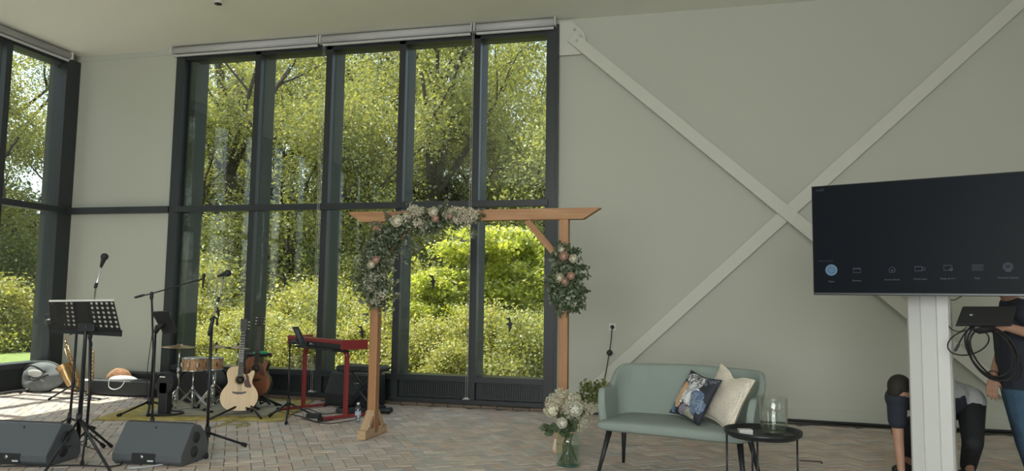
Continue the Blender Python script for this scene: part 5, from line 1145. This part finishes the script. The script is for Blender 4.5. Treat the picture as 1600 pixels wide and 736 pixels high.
def blob(cx, cz, rx, rz, col, col2, sc_n):
    global cur
    s = nd('ShaderNodeVectorMath', operation='SUBTRACT'); s.inputs[1].default_value = (cx+0.08, 0.08, cz+0.08); _t.links.new(wv.outputs[0], s.inputs[0])
    d = nd('ShaderNodeVectorMath', operation='MULTIPLY'); d.inputs[1].default_value = (1/rx, 0, 1/rz); _t.links.new(s.outputs[0], d.inputs[0])
    l = nd('ShaderNodeVectorMath', operation='LENGTH'); _t.links.new(d.outputs[0], l.inputs[0])
    c = nd('ShaderNodeMath', operation='LESS_THAN'); c.inputs[1].default_value = 1.0; _t.links.new(l.outputs['Value'], c.inputs[0])
    n = nd('ShaderNodeTexNoise'); n.inputs['Scale'].default_value = sc_n; n.inputs['Detail'].default_value = 4; n.inputs['Distortion'].default_value = 2.0; _t.links.new(_tc.outputs['Object'], n.inputs['Vector'])
    r = nd('ShaderNodeValToRGB'); r.color_ramp.elements[0].position = 0.42; r.color_ramp.elements[1].position = 0.55; r.color_ramp.elements[0].color = (*col2, 1); r.color_ramp.elements[1].color = (*col, 1); _t.links.new(n.outputs['Fac'], r.inputs['Fac'])
    mx = nd('ShaderNodeMix', data_type='RGBA'); _t.links.new(c.outputs[0], mx.inputs[0]); _t.links.new(cur, mx.inputs[6]); _t.links.new(r.outputs[0], mx.inputs[7]); cur = mx.outputs[2]
blob(-0.02, 0.12, 0.13, 0.075, (0.80,0.80,0.82), (0.10,0.11,0.14), 16)
blob(0.13, 0.16, 0.07, 0.04, (0.14,0.15,0.19), (0.03,0.035,0.05), 20)
blob(0.02, 0.0, 0.12, 0.08, (0.88,0.88,0.90), (0.40,0.42,0.47), 13)
blob(-0.12, -0.04, 0.065, 0.10, (0.80,0.55,0.33), (0.62,0.36,0.22), 18)
blob(0.12, -0.04, 0.075, 0.085, (0.10,0.15,0.26), (0.22,0.28,0.38), 16)
blob(-0.17, -0.14, 0.05, 0.05, (0.20,0.32,0.48), (0.05,0.07,0.12), 18)
blob(0.04, -0.16, 0.085, 0.07, (0.52,0.49,0.38), (0.28,0.28,0.22), 15)
blob(-0.02, -0.13, 0.04, 0.05, (0.33,0.30,0.36), (0.2,0.18,0.24), 18)
_t.links.new(cur, _b.inputs['Base Color'])
M['navy'] = mat('navy_cloth', (0.022, 0.030, 0.048), 0.8)
wf = mat('waffle_cream', (0.88, 0.80, 0.69), 0.9)
_t2 = wf.node_tree; _b2 = _t2.nodes['Principled BSDF']; _c2 = _t2.nodes.new('ShaderNodeTexCoord'); hh = []
for ax_ in (0, 2):
    wv_ = _t2.nodes.new('ShaderNodeTexWave'); wv_.bands_direction = 'X' if ax_ == 0 else 'Z'; wv_.inputs['Scale'].default_value = 22; _t2.links.new(_c2.outputs['Object'], wv_.inputs['Vector']); hh.append(wv_)
mxm = _t2.nodes.new('ShaderNodeMath'); mxm.operation = 'MULTIPLY'; _t2.links.new(hh[0].outputs['Fac'], mxm.inputs[0]); _t2.links.new(hh[1].outputs['Fac'], mxm.inputs[1])
bp_ = _t2.nodes.new('ShaderNodeBump'); bp_.inputs['Strength'].default_value = 0.9; bp_.inputs['Distance'].default_value = 0.008; _t2.links.new(mxm.outputs[0], bp_.inputs['Height']); _t2.links.new(bp_.outputs[0], _b2.inputs['Normal'])
M['creamc'] = mat('cream_cloth', (0.84, 0.76, 0.62), 0.9)
def crot(n, z):          # front normal and up direction in the sofa's frame -> rotation
    Rz = Matrix.Rotation(SA, 3, 'Z'); n = (Rz @ Vector(n)).normalized(); z = Rz @ Vector(z); z = (z-n*z.dot(n)).normalized(); y = -n; x = y.cross(z)
    return Matrix((x, y, z)).transposed().to_euler()
def sloc(x, y, z): return tuple(Vector(SO)+Matrix.Rotation(SA, 3, 'Z') @ Vector((x, y, z)))
cushion(sloc(0.135, -0.02, SZ+0.195), 0.39, 0.36, 0.13, crot((-0.55, -0.68, 0.48), (0.38, 0.30, 0.87)), (fm, M['navy'], M['navy']), 'floral_cushion', 'dark cushion with white, peach and blue flower print on the sofa', seed=1)
cushion(sloc(0.365, -0.01, SZ+0.205), 0.43, 0.41, 0.14, crot((-0.60, -0.70, 0.37), (0.38, 0.15, 0.90)), (wf, M['creamc'], M['creamc']), 'waffle_cushion', 'cream waffle-weave cushion against the right arm of the sofa', sag=0.035, seed=2)

# ---- tray table with vase and box
TC = V3(0.435, 5.40, 0); TZ = 0.465
t = thing('tray_table', 'round black metal tray table standing in front of the right end of the sofa', 'table', tuple(TC))
m = MB(); m.lathe([(0.0, 0.0), (0.232, 0.0), (0.245, 0.008), (0.252, 0.032), (0.256, 0.032), (0.250, 0.004), (0.236, -0.006), (0.0, -0.006)], TC+V3(0,0,TZ), 56); m.build('tray', M['blackmetal'], t)
m = MB(); m.tube([TC+V3(0.215*math.cos(2*PI*k/40), 0.215*math.sin(2*PI*k/40), TZ-0.012) for k in range(40)], 0.005, 6, closed=True); m.build('ring', M['blackmetal'], t)
for px in (1135, 1187, 1192, 1247):
    d = {1135: (-0.235, -0.02), 1187: (-0.055, 0.205), 1192: (-0.05, -0.20), 1247: (0.225, 0.05)}[px]
    m = MB(); m.cyl(TC+V3(d[0], d[1], 0.0), TC+V3(d[0], d[1], TZ+0.01), 0.0065, n=8); m.build('leg', M['blackmetal'], t)
gv = TC+V3(0.075, 0.04, TZ+0.001)
t = thing('glass_cylinder_vase', 'clear glass cylinder vase with a little water on the black tray table', 'vase', tuple(gv))
m = MB(); m.lathe([(0.0, 0.010), (0.070, 0.010), (0.076, 0.016), (0.080, 0.04), (0.085, 0.06), (0.088, 0.245), (0.090, 0.247), (0.0915, 0.245), (0.0885, 0.055), (0.070, 0.035), (0.066, 0.0), (0.0, 0.0)], gv, 40); m.build('vase_body', M['clearglass'], t)
m = MB(); m.lathe([(0.0, 0.011), (0.068, 0.012), (0.083, 0.062), (0.0, 0.062)], gv, 32); m.build('water', glass_mat('vase_water_clear', (0.90, 0.93, 0.89), 1, 0, 0.03), t)
bx = TC+V3(-0.115, -0.03, TZ+0.001); t = thing('small_white_box', 'small white box lying on the left side of the tray table', 'box', tuple(bx), 0.15)
m = MB(); m.box((0,0,0.012), (0.088, 0.065, 0.022)); m.build('box_base', M['white'], t, world=False, bevel=0.002)
m = MB(); m.box((0,0,0.027), (0.09, 0.067, 0.008)); m.build('lid', M['white'], t, world=False, bevel=0.002)

# ================================================================== SCREEN AND PEOPLE
def Dp(px, py, dep): return Vector((0, 0, CAM_H))+ray(px, py)*dep
TL_, TB_ = Dp(1266, 290, 5.35), Dp(1271, 460, 5.35)
TR_ = Dp(1600, 459, 4.62)
tu = Vector((TR_.x-TB_.x, TR_.y-TB_.y, 0)).normalized(); tz = V3(0, 0, 1); tn = tz.cross(tu)*1.0      # tn: from viewer side check
if tn.dot(-_f) < 0: tn = -tn
TW, THh = 1.40, 0.785
T0 = V3(TB_.x, TB_.y, TB_.z-0.004)
t = thing('television', 'large black flat television showing a dark menu, mounted on the white pedestal', 'television', tuple(T0+tu*TW/2-tn*0.03))
tvroot = t
def tp_(a, b_, d=0.0): return T0+tu*a+tz*b_+tn*d
def tbox(a0, a1, b0, b1, d0, d1, nm, m_, par, bevel=0.0):
    m = MB(); P = [tp_(a, b_, d) for d in (d0, d1) for (a, b_) in ((a0,b0),(a1,b0),(a1,b1),(a0,b1))]
    m.add(P, [(0,3,2,1),(4,5,6,7),(0,1,5,4),(1,2,6,5),(2,3,7,6),(3,0,4,7)]); return m.build(nm, m_, par, bevel=bevel)
scr = bpy.data.materials.new('screen_dark'); scr.use_nodes = True; _b = scr.node_tree.nodes['Principled BSDF']; _b.inputs['Base Color'].default_value = (0.006, 0.007, 0.009, 1); _b.inputs['Roughness'].default_value = 0.3; _b.inputs['Specular IOR Level'].default_value = 0.05
_b.inputs['Emission Color'].default_value = (0.45, 0.62, 0.85, 1); _b.inputs['Emission Strength'].default_value = 0.007
tbox(0, TW, 0, THh, -0.045, -0.002, 'housing', M['black'], t, 0.004)
tbox(0.006, TW-0.006, 0.018, THh-0.006, -0.002, 0.0005, 'screen', scr, t)
tbox(0.002, TW-0.002, 0.004, 0.014, -0.002, 0.004, 'lower_bezel', mat('bezel_grey', (0.09, 0.095, 0.10), 0.35, 0.6), t)
tbox(0.35, 1.05, 0.08, 0.55, -0.085, -0.045, 'rear_box', M['black'], t, 0.01)
ui = emit_mat('menu_grey', (0.6, 0.7, 0.8), 0.15); ui2 = emit_mat('menu_faint', (0.6, 0.7, 0.8), 0.08); uib = emit_mat('menu_blue', (0.30, 0.50, 0.66), 0.33); uid = emit_mat('menu_dark', (0.10, 0.2, 0.32), 0.35)
def on_tv(px, py):
    d = ray(px, py); o_ = Vector((0, 0, CAM_H)); s = (T0+tn*0.0012-o_).dot(tn)/d.dot(tn); q = o_+d*s-T0; return q.dot(tu), q.dot(tz)
def text_on(txt, px, py, size, m_, nm, align='CENTER'):
    a, b_ = on_tv(px, py); c = bpy.data.curves.new(nm, 'FONT'); c.body = txt; c.size = size; c.align_x = align; c.align_y = 'CENTER'; c.resolution_u = 2
    o = bpy.data.objects.new('tmp', c); COL.objects.link(o); dg = bpy.context.evaluated_depsgraph_get(); me = bpy.data.meshes.new_from_object(o.evaluated_get(dg)); bpy.data.objects.remove(o)
    me.materials.clear(); me.materials.append(m_); o = bpy.data.objects.new(nm, me); COL.objects.link(o); o.parent = tvroot
    W_ = Matrix((tu, tz, tn)).transposed().to_4x4(); W_.translation = tp_(a, b_, 0.0016); o.matrix_basis = mat4(tvroot).inverted() @ W_; return o
def ring_on(px, py, r, wd, m_, nm, n=28, poly=None, closed=True):
    a, b_ = on_tv(px, py); m = MB()
    pts = poly or [(r*math.cos(2*PI*k/n), r*math.sin(2*PI*k/n)) for k in range(n)]
    P = [tp_(a+x, b_+y, 0.0016) for x, y in pts]; m.tube(P, wd, 4, closed=closed); return m.build(nm, m_, tvroot)
text_on('14:09', 1274, 298, 0.026, ui2, 'clock_text', 'LEFT')
text_on('Choose an input', 1278, 408, 0.015, ui2, 'heading_text', 'LEFT')
a, b_ = on_tv(1299, 422); m = MB(); m.lathe([(0, 0), (0.040, 0)], (0, 0, 0), 32); V_ = [tp_(a+v[0], b_+v[1], 0.0013) for v in m.v]; m.v = V_; m.build('player_disc', uib, t)
ring_on(1299, 422, 0.022, 0.0022, uid, 'player_ring'); ring_on(1299.5, 422, 0, 0.002, uid, 'player_triangle', poly=[(-0.007, -0.010), (-0.007, 0.010), (0.011, 0)])
def rect(w_, h_): return [(-w_, -h_), (w_, -h_), (w_, h_), (-w_, h_)]
ring_on(1339, 422.5, 0, 0.0014, ui, 'window_icon', poly=rect(0.024, 0.015)); ring_on(1339, 420.5, 0, 0.001, ui, 'window_icon_bar', poly=[(-0.024, 0), (0.024, 0)], closed=False)
ring_on(1394, 421.5, 0, 0.0012, ui, 'house_icon', poly=[(-0.017, -0.018), (-0.019, 0.006), (0.0, 0.022), (0.019, 0.006), (0.017, -0.014), (0.0, -0.018)]); ring_on(1394, 422.5, 0.006, 0.001, ui, 'house_icon_dot', 10)
ring_on(1435, 420, 0, 0.0015, ui, 'camera_icon', poly=rect(0.021, 0.014)); ring_on(1443.5, 420.2, 0, 0.0012, ui, 'camera_icon_tip', poly=rect(0.007, 0.010))
ring_on(1481, 418.5, 0, 0.0015, ui, 'display_icon', poly=rect(0.023, 0.016)); ring_on(1486, 421, 0.008, 0.0013, ui, 'display_icon_dot', 12)
for r_ in range(3):
    for c_ in range(4): ring_on(1520.5+4.6*c_, 414.5+3.6*r_, 0, 0.0009, ui, 'grid_icon_cell', poly=rect(0.006, 0.004))
for rr2 in (0.026, 0.019, 0.012): ring_on(1575, 417, rr2, 0.0013, ui, 'broadcast_icon_ring', 24)
ring_on(1575, 419, 0, 0.0015, ui, 'broadcast_icon_mast', poly=[(-0.012, -0.022), (0, 0.006), (0.012, -0.022)])
for px, py, s in ((1299.5, 440, 'Player'), (1339, 438.5, 'Browser'), (1394, 437, 'Screen Home'), (1438, 436, 'Cloud Input'), (1482, 435.5, 'Media & TV 1'), (1527, 434.5, 'Apps'), (1575, 434, 'Wireless Display')): text_on(s, px, py, 0.0165, ui, 'menu_text')
# pedestal
pc = Dp(1450, 470, 5.27); pw = 0.27
t = thing('screen_pedestal', 'tall white metal pedestal with vertical grooves carrying the television', 'pedestal', (pc.x, pc.y, 0))
pa, pn = tu, tn
m = MB(); c = V3(pc.x, pc.y, 0)
prof = [(-pw/2, -0.10), (-pw/2, 0.0), (-pw/2+0.012, 0.022), (-pw/2+0.085, 0.034), (-pw/2+0.088, 0.028), (-pw/2+0.092, 0.034), (pw/2-0.088, 0.034), (pw/2-0.084, 0.028), (pw/2-0.080, 0.034), (pw/2-0.012, 0.022), (pw/2, 0.0), (pw/2, -0.10)]
n_ = len(prof); V_ = [c+pa*x-(-pn)*y+V3(0,0,z) for z in (0.02, 1.95) for x, y in prof]
m.add(V_, [tuple(range(n_)), tuple(reversed(range(n_, 2*n_)))]+[(i, n_+i, n_+(i+1) % n_, (i+1) % n_) for i in range(n_)]); m.build('column', mat('pedestal_white', (0.66, 0.665, 0.65), 0.4), t)
m = MB(); m.prism([(-0.42, -0.34), (0.42, -0.34), (0.42, 0.26), (-0.42, 0.26)], c, pa, pn, 0.025); m.build('base_plate', M['white'], t)
m = MB(); P0 = (c+pn*-0.0); m.bar(c+pn*0.02+V3(0,0,1.80), c+pn*0.06+V3(0,0,1.80), 0.4, 0.3); m.build('screen_mount', M['black'], t)

def body_mesh(nm, caps, ells, vox, m_, parent, smooth=4, extra=None, label=None):
    m = MB()
    for (p, q, r1, r2) in caps:
        m.tube([p, q], [r1, r2], 12); m.ell(p, r1, 12, 8); m.ell(q, r2, 12, 8)
    for (c, r, rot) in ells: m.ell(c, r, 16, 12, rot)
    if extra: extra(m)
    o = m.build(nm, m_, parent, label)
    r = o.modifiers.new('r', 'REMESH'); r.mode = 'VOXEL'; r.voxel_size = vox; r.use_smooth_shade = True
    s = o.modifiers.new('s', 'SMOOTH'); s.iterations = smooth; s.factor = 0.5
    return o
def hand_caps(w_, d, n, curl=0.4, side=1, L=1.0):
    """wrist, pointing direction, palm normal (the side fingers curl to), thumb side"""
    w_ = Vector(w_); d = Vector(d).normalized(); n = Vector(n); n = (n-d*n.dot(d)).normalized(); s = d.cross(n)*side; caps = []
    for k in range(4):
        off = (k-1.5)*0.0205; base = w_+d*0.085*L+s*off*0.95; caps.append((w_+s*off*0.55+d*0.01, base, 0.014, 0.0125))
        ln = (0.040, 0.046, 0.043, 0.033)[3-k]*L if side else 0.04; p = base; a = curl*0.5+0.05*k
        for j in range(3):
            dd = d*math.cos(a)+n*math.sin(a)+s*0.05*(k-1.5); q = p+dd.normalized()*ln*(1, 0.68, 0.52)[j]; caps.append((p, q, 0.0088-0.0009*j, 0.0082-0.0009*j)); p = q; a += curl
    b0 = w_+d*0.025+s*0.022; q = b0+(d*0.6+s*0.75+n*0.35).normalized()*0.042*L; caps.append((b0, q, 0.014, 0.0108)); q2 = q+(d*0.85+s*0.35+n*0.4).normalized()*0.032*L; caps.append((q, q2, 0.0105, 0.0092)); caps.append((q2, q2+(d*0.9+s*0.1+n*0.45).normalized()*0.024*L, 0.0092, 0.0078))
    return caps
M['skinA'] = mat('skin', (0.47, 0.27, 0.19), 0.55, var=(18, 0.07)); M['hairA'] = mat('dark_hair', (0.022, 0.017, 0.013), 0.75, bump=(120, 0.7, 0.004)); M['navyshirt'] = mat('navy_tshirt', (0.022, 0.027, 0.042), 0.85, bump=(9, 0.5, 0.03))
M['greyshirt'] = mat('grey_shirt', (0.42, 0.43, 0.44), 0.85, bump=(10, 0.5, 0.03)); M['blacktr'] = mat('black_trousers', (0.014, 0.015, 0.018), 0.8, bump=(9, 0.6, 0.03)); M['denim'] = mat('blue_denim', (0.045, 0.095, 0.16), 0.85, bump=(9, 0.6, 0.03), var=(6, 0.35)); M['shoe'] = mat('shoe', (0.02, 0.02, 0.022), 0.6)
def head_parts(hc, face, up, t, hair_m, hair_shift=0.018):
    """hc centre of the skull, face direction, crown direction"""
    f = Vector(face).normalized(); u = Vector(up); u = (u-f*u.dot(f)).normalized(); s = f.cross(u); Rm = Matrix((s, f, u)).transposed()
    E = [(hc, (0.074, 0.094, 0.096), Rm), (hc-u*0.055+f*0.022, (0.056, 0.068, 0.062), Rm), (hc-u*0.095+f*0.052, (0.026, 0.022, 0.020), Rm), (hc-u*0.028+f*0.096, (0.011, 0.017, 0.022), Rm), (hc+f*0.088-u*0.067, (0.022, 0.009, 0.010), Rm)]
    for k in (-1, 1): E.append((hc+s*k*0.077-f*0.004-u*0.02, (0.011, 0.018, 0.031), Rm))
    def finish():
        for k in (-1, 1):
            m = MB(); m.ell(hc+s*k*0.031+f*0.083-u*0.002, 0.0115, 10, 8); e = m.build('eye', M['white'], t); m = MB(); m.ell(hc+s*k*0.031+f*0.0925-u*0.002, 0.0045, 8, 6); m.build('iris', M['black'], e)
            m = MB(); m.tube([hc+s*k*0.018+f*0.091+u*0.021, hc+s*k*0.035+f*0.088+u*0.026, hc+s*k*0.052+f*0.076+u*0.018], [0.003, 0.004, 0.002], 6); m.build('eyebrow', hair_m, t)
        m = MB(); m.tube([hc+s*0.022+f*0.089-u*0.068, hc+f*0.096-u*0.066, hc-s*0.022+f*0.089-u*0.068], [0.003, 0.005, 0.003], 6); m.build('mouth', mat('lips', (0.36, 0.15, 0.12), 0.6), t)
        body_mesh('hair', [], [(hc-f*hair_shift+u*0.014, (0.080, 0.092, 0.097), Rm), (hc-f*0.045-u*0.03, (0.066, 0.05, 0.055), Rm), (hc+f*0.04+u*0.066, (0.055, 0.042, 0.032), Rm)], 0.008, hair_m, t, 3)
    return E, finish
# ---- bending man behind the pedestal
t = thing('person', 'person bending down behind the white pedestal, in a navy and grey T-shirt and black trousers', 'person', tuple(V3(Dp(1500, 700, 5.75).x, Dp(1500, 700, 5.75).y, 0)))
P0 = Dp(1508, 627, 5.88); C0 = Dp(1445, 613, 5.68); N0 = Dp(1424, 608, 5.58); H0 = Dp(1407, 609, 5.52)
SL, SR = Dp(1401, 622, 5.52), Dp(1466, 616, 5.86)
EL, WL = Dp(1403, 680, 5.50), Dp(1408, 733, 5.44); ER, WR = Dp(1486, 668, 5.78), Dp(1462, 722, 5.64)
HR_, KR_, AR_ = Dp(1517, 633, 5.80), Dp(1520, 692, 5.56), Dp(1514, 757, 5.80)
HL_, KL_, AL_ = Dp(1494, 633, 5.95), Dp(1408, 676, 5.80), Dp(1424, 754, 6.02)
def ground(p, z=0.07): p = Vector(p); p.z = z; return p
AR_, AL_ = ground(AR_), ground(AL_)
fdir = (-_r2*0.9-_f*0.4); fdir.z = 0; fdir.normalize()
up_h = (N0-P0).normalized()*0.9+V3(0, 0, -0.30); face_h = V3(0, 0, -1)*0.9-_f*0.25-_r2*0.35
E_, fin = head_parts(H0, face_h, up_h, t, M['hairA'])
caps = [(P0, C0, 0.115, 0.125), (C0, N0, 0.10, 0.06), (N0, H0, 0.055, 0.055), (SL, SR, 0.06, 0.06), (SL, EL, 0.047, 0.040), (EL, WL, 0.040, 0.027), (SR, ER, 0.047, 0.040), (ER, WR, 0.040, 0.027), (HR_, KR_, 0.085, 0.055), (KR_, AR_, 0.055, 0.038), (HL_, KL_, 0.085, 0.055), (KL_, AL_, 0.055, 0.038)]
caps += hand_caps(WL, (WL-EL)+V3(0,0,-0.02), _r2*0.8+_f*0.2, 0.35, 1)+hand_caps(WR, (WR-ER), -_r2, 0.35, -1)
body_mesh('body', caps, E_, 0.006, M['skinA'], t, 3); fin()
mid = P0.lerp(C0, 0.38)
body_mesh('navy_shirt', [(SL, SL.lerp(EL, 0.62), 0.072, 0.066), (SR, SR.lerp(ER, 0.62), 0.072, 0.066), (SL, SR, 0.085, 0.085), (C0, mid, 0.135, 0.130), (SL.lerp(C0, .4), mid, 0.11, 0.12), (SR.lerp(C0, .4), mid, 0.11, 0.12), (C0, C0.lerp(N0, 0.7), 0.12, 0.075)], [], 0.011, M['navyshirt'], t, 6)
upv = V3(0, 0, 0.022)
body_mesh('grey_shirt_back', [(C0.lerp(P0, .2)+upv, P0+upv*0.5, 0.135, 0.122), (SR.lerp(P0, 0.25)+upv, HR_+V3(0,0,0.03), 0.105, 0.112)], [], 0.011, M['greyshirt'], t, 6, label='light grey back of the shirt')
m_sh = []
body_mesh('trousers', [(P0, HR_, 0.118, 0.108), (P0, HL_, 0.118, 0.108), (HR_, KR_, 0.105, 0.074), (KR_, AR_+V3(0,0,0.04), 0.074, 0.060), (HL_, KL_, 0.105, 0.074), (KL_, AL_+V3(0,0,0.04), 0.074, 0.060)], [], 0.011, M['blacktr'], t, 6)
for A_ in (AR_, AL_):
    body_mesh('shoe', [(ground(A_, 0.05), ground(A_+fdir*0.17, 0.038), 0.048, 0.036), (ground(A_-fdir*0.04, 0.042), ground(A_, 0.05), 0.04, 0.045)], [], 0.01, M['shoe'], t, 2)
# ---- standing person at the right edge, holding a tablet-like device and cables
t = thing('person', 'person in navy T-shirt and blue jeans at the right edge, holding a black device', 'person', tuple(V3(Dp(1592, 700, 5.45).x, Dp(1592, 700, 5.45).y, 0)))
H1 = Dp(1563, 436, 5.42); N1 = Dp(1578, 468, 5.48); C1 = Dp(1584, 505, 5.48); P1 = Dp(1592, 596, 5.50)
S1, S2 = Dp(1600, 486, 5.27), Dp(1586, 482, 5.68)
E1, W1 = Dp(1634, 528, 5.16), Dp(1573, 511, 5.12); E2, W2 = Dp(1566, 545, 5.66), Dp(1551, 590, 5.50)
Ha, Ka, Aa = Dp(1594, 610, 5.40), Dp(1610, 694, 5.34), ground(Dp(1622, 770, 5.42)); Hb, Kb, Ab = Dp(1590, 610, 5.62), Dp(1604, 690, 5.60), ground(Dp(1618, 765, 5.68))
E_, fin = head_parts(H1, -_r2*0.92+V3(0,0,-0.5)-_f*0.05, V3(0,0,1)-_r2*0.45, t, M['hairA'])
caps = [(P1, C1, 0.12, 0.125), (C1, N1, 0.11, 0.058), (N1, H1, 0.052, 0.055), (S1, S2, 0.062, 0.062), (S1, E1, 0.050, 0.042), (E1, W1, 0.042, 0.029), (S2, E2, 0.050, 0.042), (E2, W2, 0.042, 0.029), (Ha, Ka, 0.088, 0.056), (Ka, Aa, 0.056, 0.038), (Hb, Kb, 0.088, 0.056), (Kb, Ab, 0.056, 0.038)]
caps += hand_caps(W1, (-_r2*1.0+V3(0,0,0.02)), V3(0,0,0.35)+_f*0.8, 0.45, -1)+hand_caps(W2, V3(0,0,-1)-_r2*0.1, _f*0.5+_r2*0.6, 0.4, 1)
body_mesh('body', caps, E_, 0.006, M['skinA'], t, 3); fin()
body_mesh('t_shirt', [(S1, S1.lerp(E1, 0.60), 0.075, 0.068), (S2, S2.lerp(E2, 0.60), 0.075, 0.068), (S1, S2, 0.085, 0.085), (C1, P1, 0.140, 0.138), (C1+(S1-S2)*0.22, P1+(S1-S2)*0.22, 0.125, 0.13), (C1-(S1-S2)*0.22, P1-(S1-S2)*0.22, 0.125, 0.13), (C1, C1.lerp(N1, 0.75), 0.125, 0.078)], [], 0.011, M['navyshirt'], t, 6)
body_mesh('jeans', [(P1, Ha, 0.122, 0.112), (P1, Hb, 0.122, 0.112), (Ha, Ka, 0.112, 0.078), (Ka, Aa+V3(0,0,0.03), 0.078, 0.062), (Hb, Kb, 0.112, 0.078), (Kb, Ab+V3(0,0,0.03), 0.078, 0.062)], [], 0.011, M['denim'], t, 6)
fd = -_r2.copy(); fd.z = 0; fd.normalize()
for A_ in (Aa, Ab): body_mesh('shoe', [(ground(A_, 0.05), ground(A_+fd*0.17, 0.038), 0.048, 0.036), (ground(A_-fd*0.04, 0.042), ground(A_, 0.05), 0.04, 0.045)], [], 0.01, M['shoe'], t, 2)
m = MB(); wd_ = (E2-W2).normalized(); x = wd_.orthogonal().normalized(); y = wd_.cross(x); m.tube([W2+wd_*0.035+(x*math.cos(2*PI*k/16)+y*math.sin(2*PI*k/16))*0.034 for k in range(16)], 0.004, 6, closed=True); m.build('wristband', M['black'], t)
# device in the hand
dd0 = Dp(1560, 494, 5.06)
t = thing('handheld_device', 'flat black device held level by the person at the right edge', 'device', tuple(dd0))
Q = [Dp(1494, 507, 5.00), Dp(1582, 507, 5.04), Dp(1590, 478, 5.20), Dp(1505, 478, 5.16)]; nn = (Q[1]-Q[0]).cross(Q[3]-Q[0]).normalized()*0.022
m = MB(); m.add(Q+[p-nn for p in Q], [(0,1,2,3),(7,6,5,4),(0,4,5,1),(1,5,6,2),(2,6,7,3),(3,7,4,0)]); m.build('casing', M['black'], t, bevel=0.008, seg=3)
m = MB(); m.box(Dp(1517, 492, 5.045), (0.018, 0.006, 0.010)); m.build('logo_mark', M['chrome'], t)
m = MB(); m.tube([Dp(1520, 509, 5.06), Dp(1530, 514, 5.07), Dp(1552, 512, 5.07)], [0.03, 0.035, 0.028], 10); m.build('grip', M['black'], t)
t = thing('cable_coil', 'loops of black cable hanging from the device held at the right edge', 'cable', tuple(Dp(1540, 555, 5.05)))
def loop(cx, cy, rx, ry, dep, ph, tw, n=40):
    R_ = []
    for k in range(n):
        a = 2*PI*k/n+ph; x = rx*math.cos(a); y = ry*math.sin(a); R_.append(Dp(cx+x*math.cos(tw)-y*math.sin(tw), cy+x*math.sin(tw)+y*math.cos(tw), dep+0.025*math.sin(a*2)))
    return R_
for i, (cx, cy, rx, ry, dep, tw) in enumerate([(1549, 552, 52, 30, 5.04, 0.85), (1551, 552, 49, 33, 5.06, 0.90), (1553, 553, 46, 34, 5.03, 0.95), (1556, 556, 50, 28, 5.08, 0.80), (1547, 548, 44, 31, 5.05, 1.0), (1513, 535, 33, 19, 5.02, -0.25)]):
    m = MB(); m.tube(loop(cx, cy, rx, ry, dep, 0, tw), 0.0062 if i < 5 else 0.0048, 7, closed=True); m.build('cable_loop', M['cable'], t)
m = MB(); m.tube(bez([Dp(1512,515,5.05), Dp(1503,528,5.04), Dp(1497,540,5.03)]), 0.005, 7); m.build('loose_end', M['cable'], t)
m = MB(); m.bar(Dp(1498,538,5.03), Dp(1492,549,5.03), 0.022, 0.014); m.build('plug', M['black'], t, bevel=0.003)
m = MB(); m.tube(bez([Dp(1479,505,5.2), Dp(1488,515,5.12), Dp(1500,518,5.07), Dp(1511,511,5.06)]), 0.0035, 6); m.build('thin_lead', M['cable'], t)
m = MB(); m.tube(bez([Dp(1476,467,5.25), Dp(1490,469,5.2), Dp(1502,463,5.15), Dp(1512,459,5.12)]), 0.003, 6); m.build('screen_cable', M['cable'], None, 'thin cable drooping from the pedestal to the back of the television', 'cable')
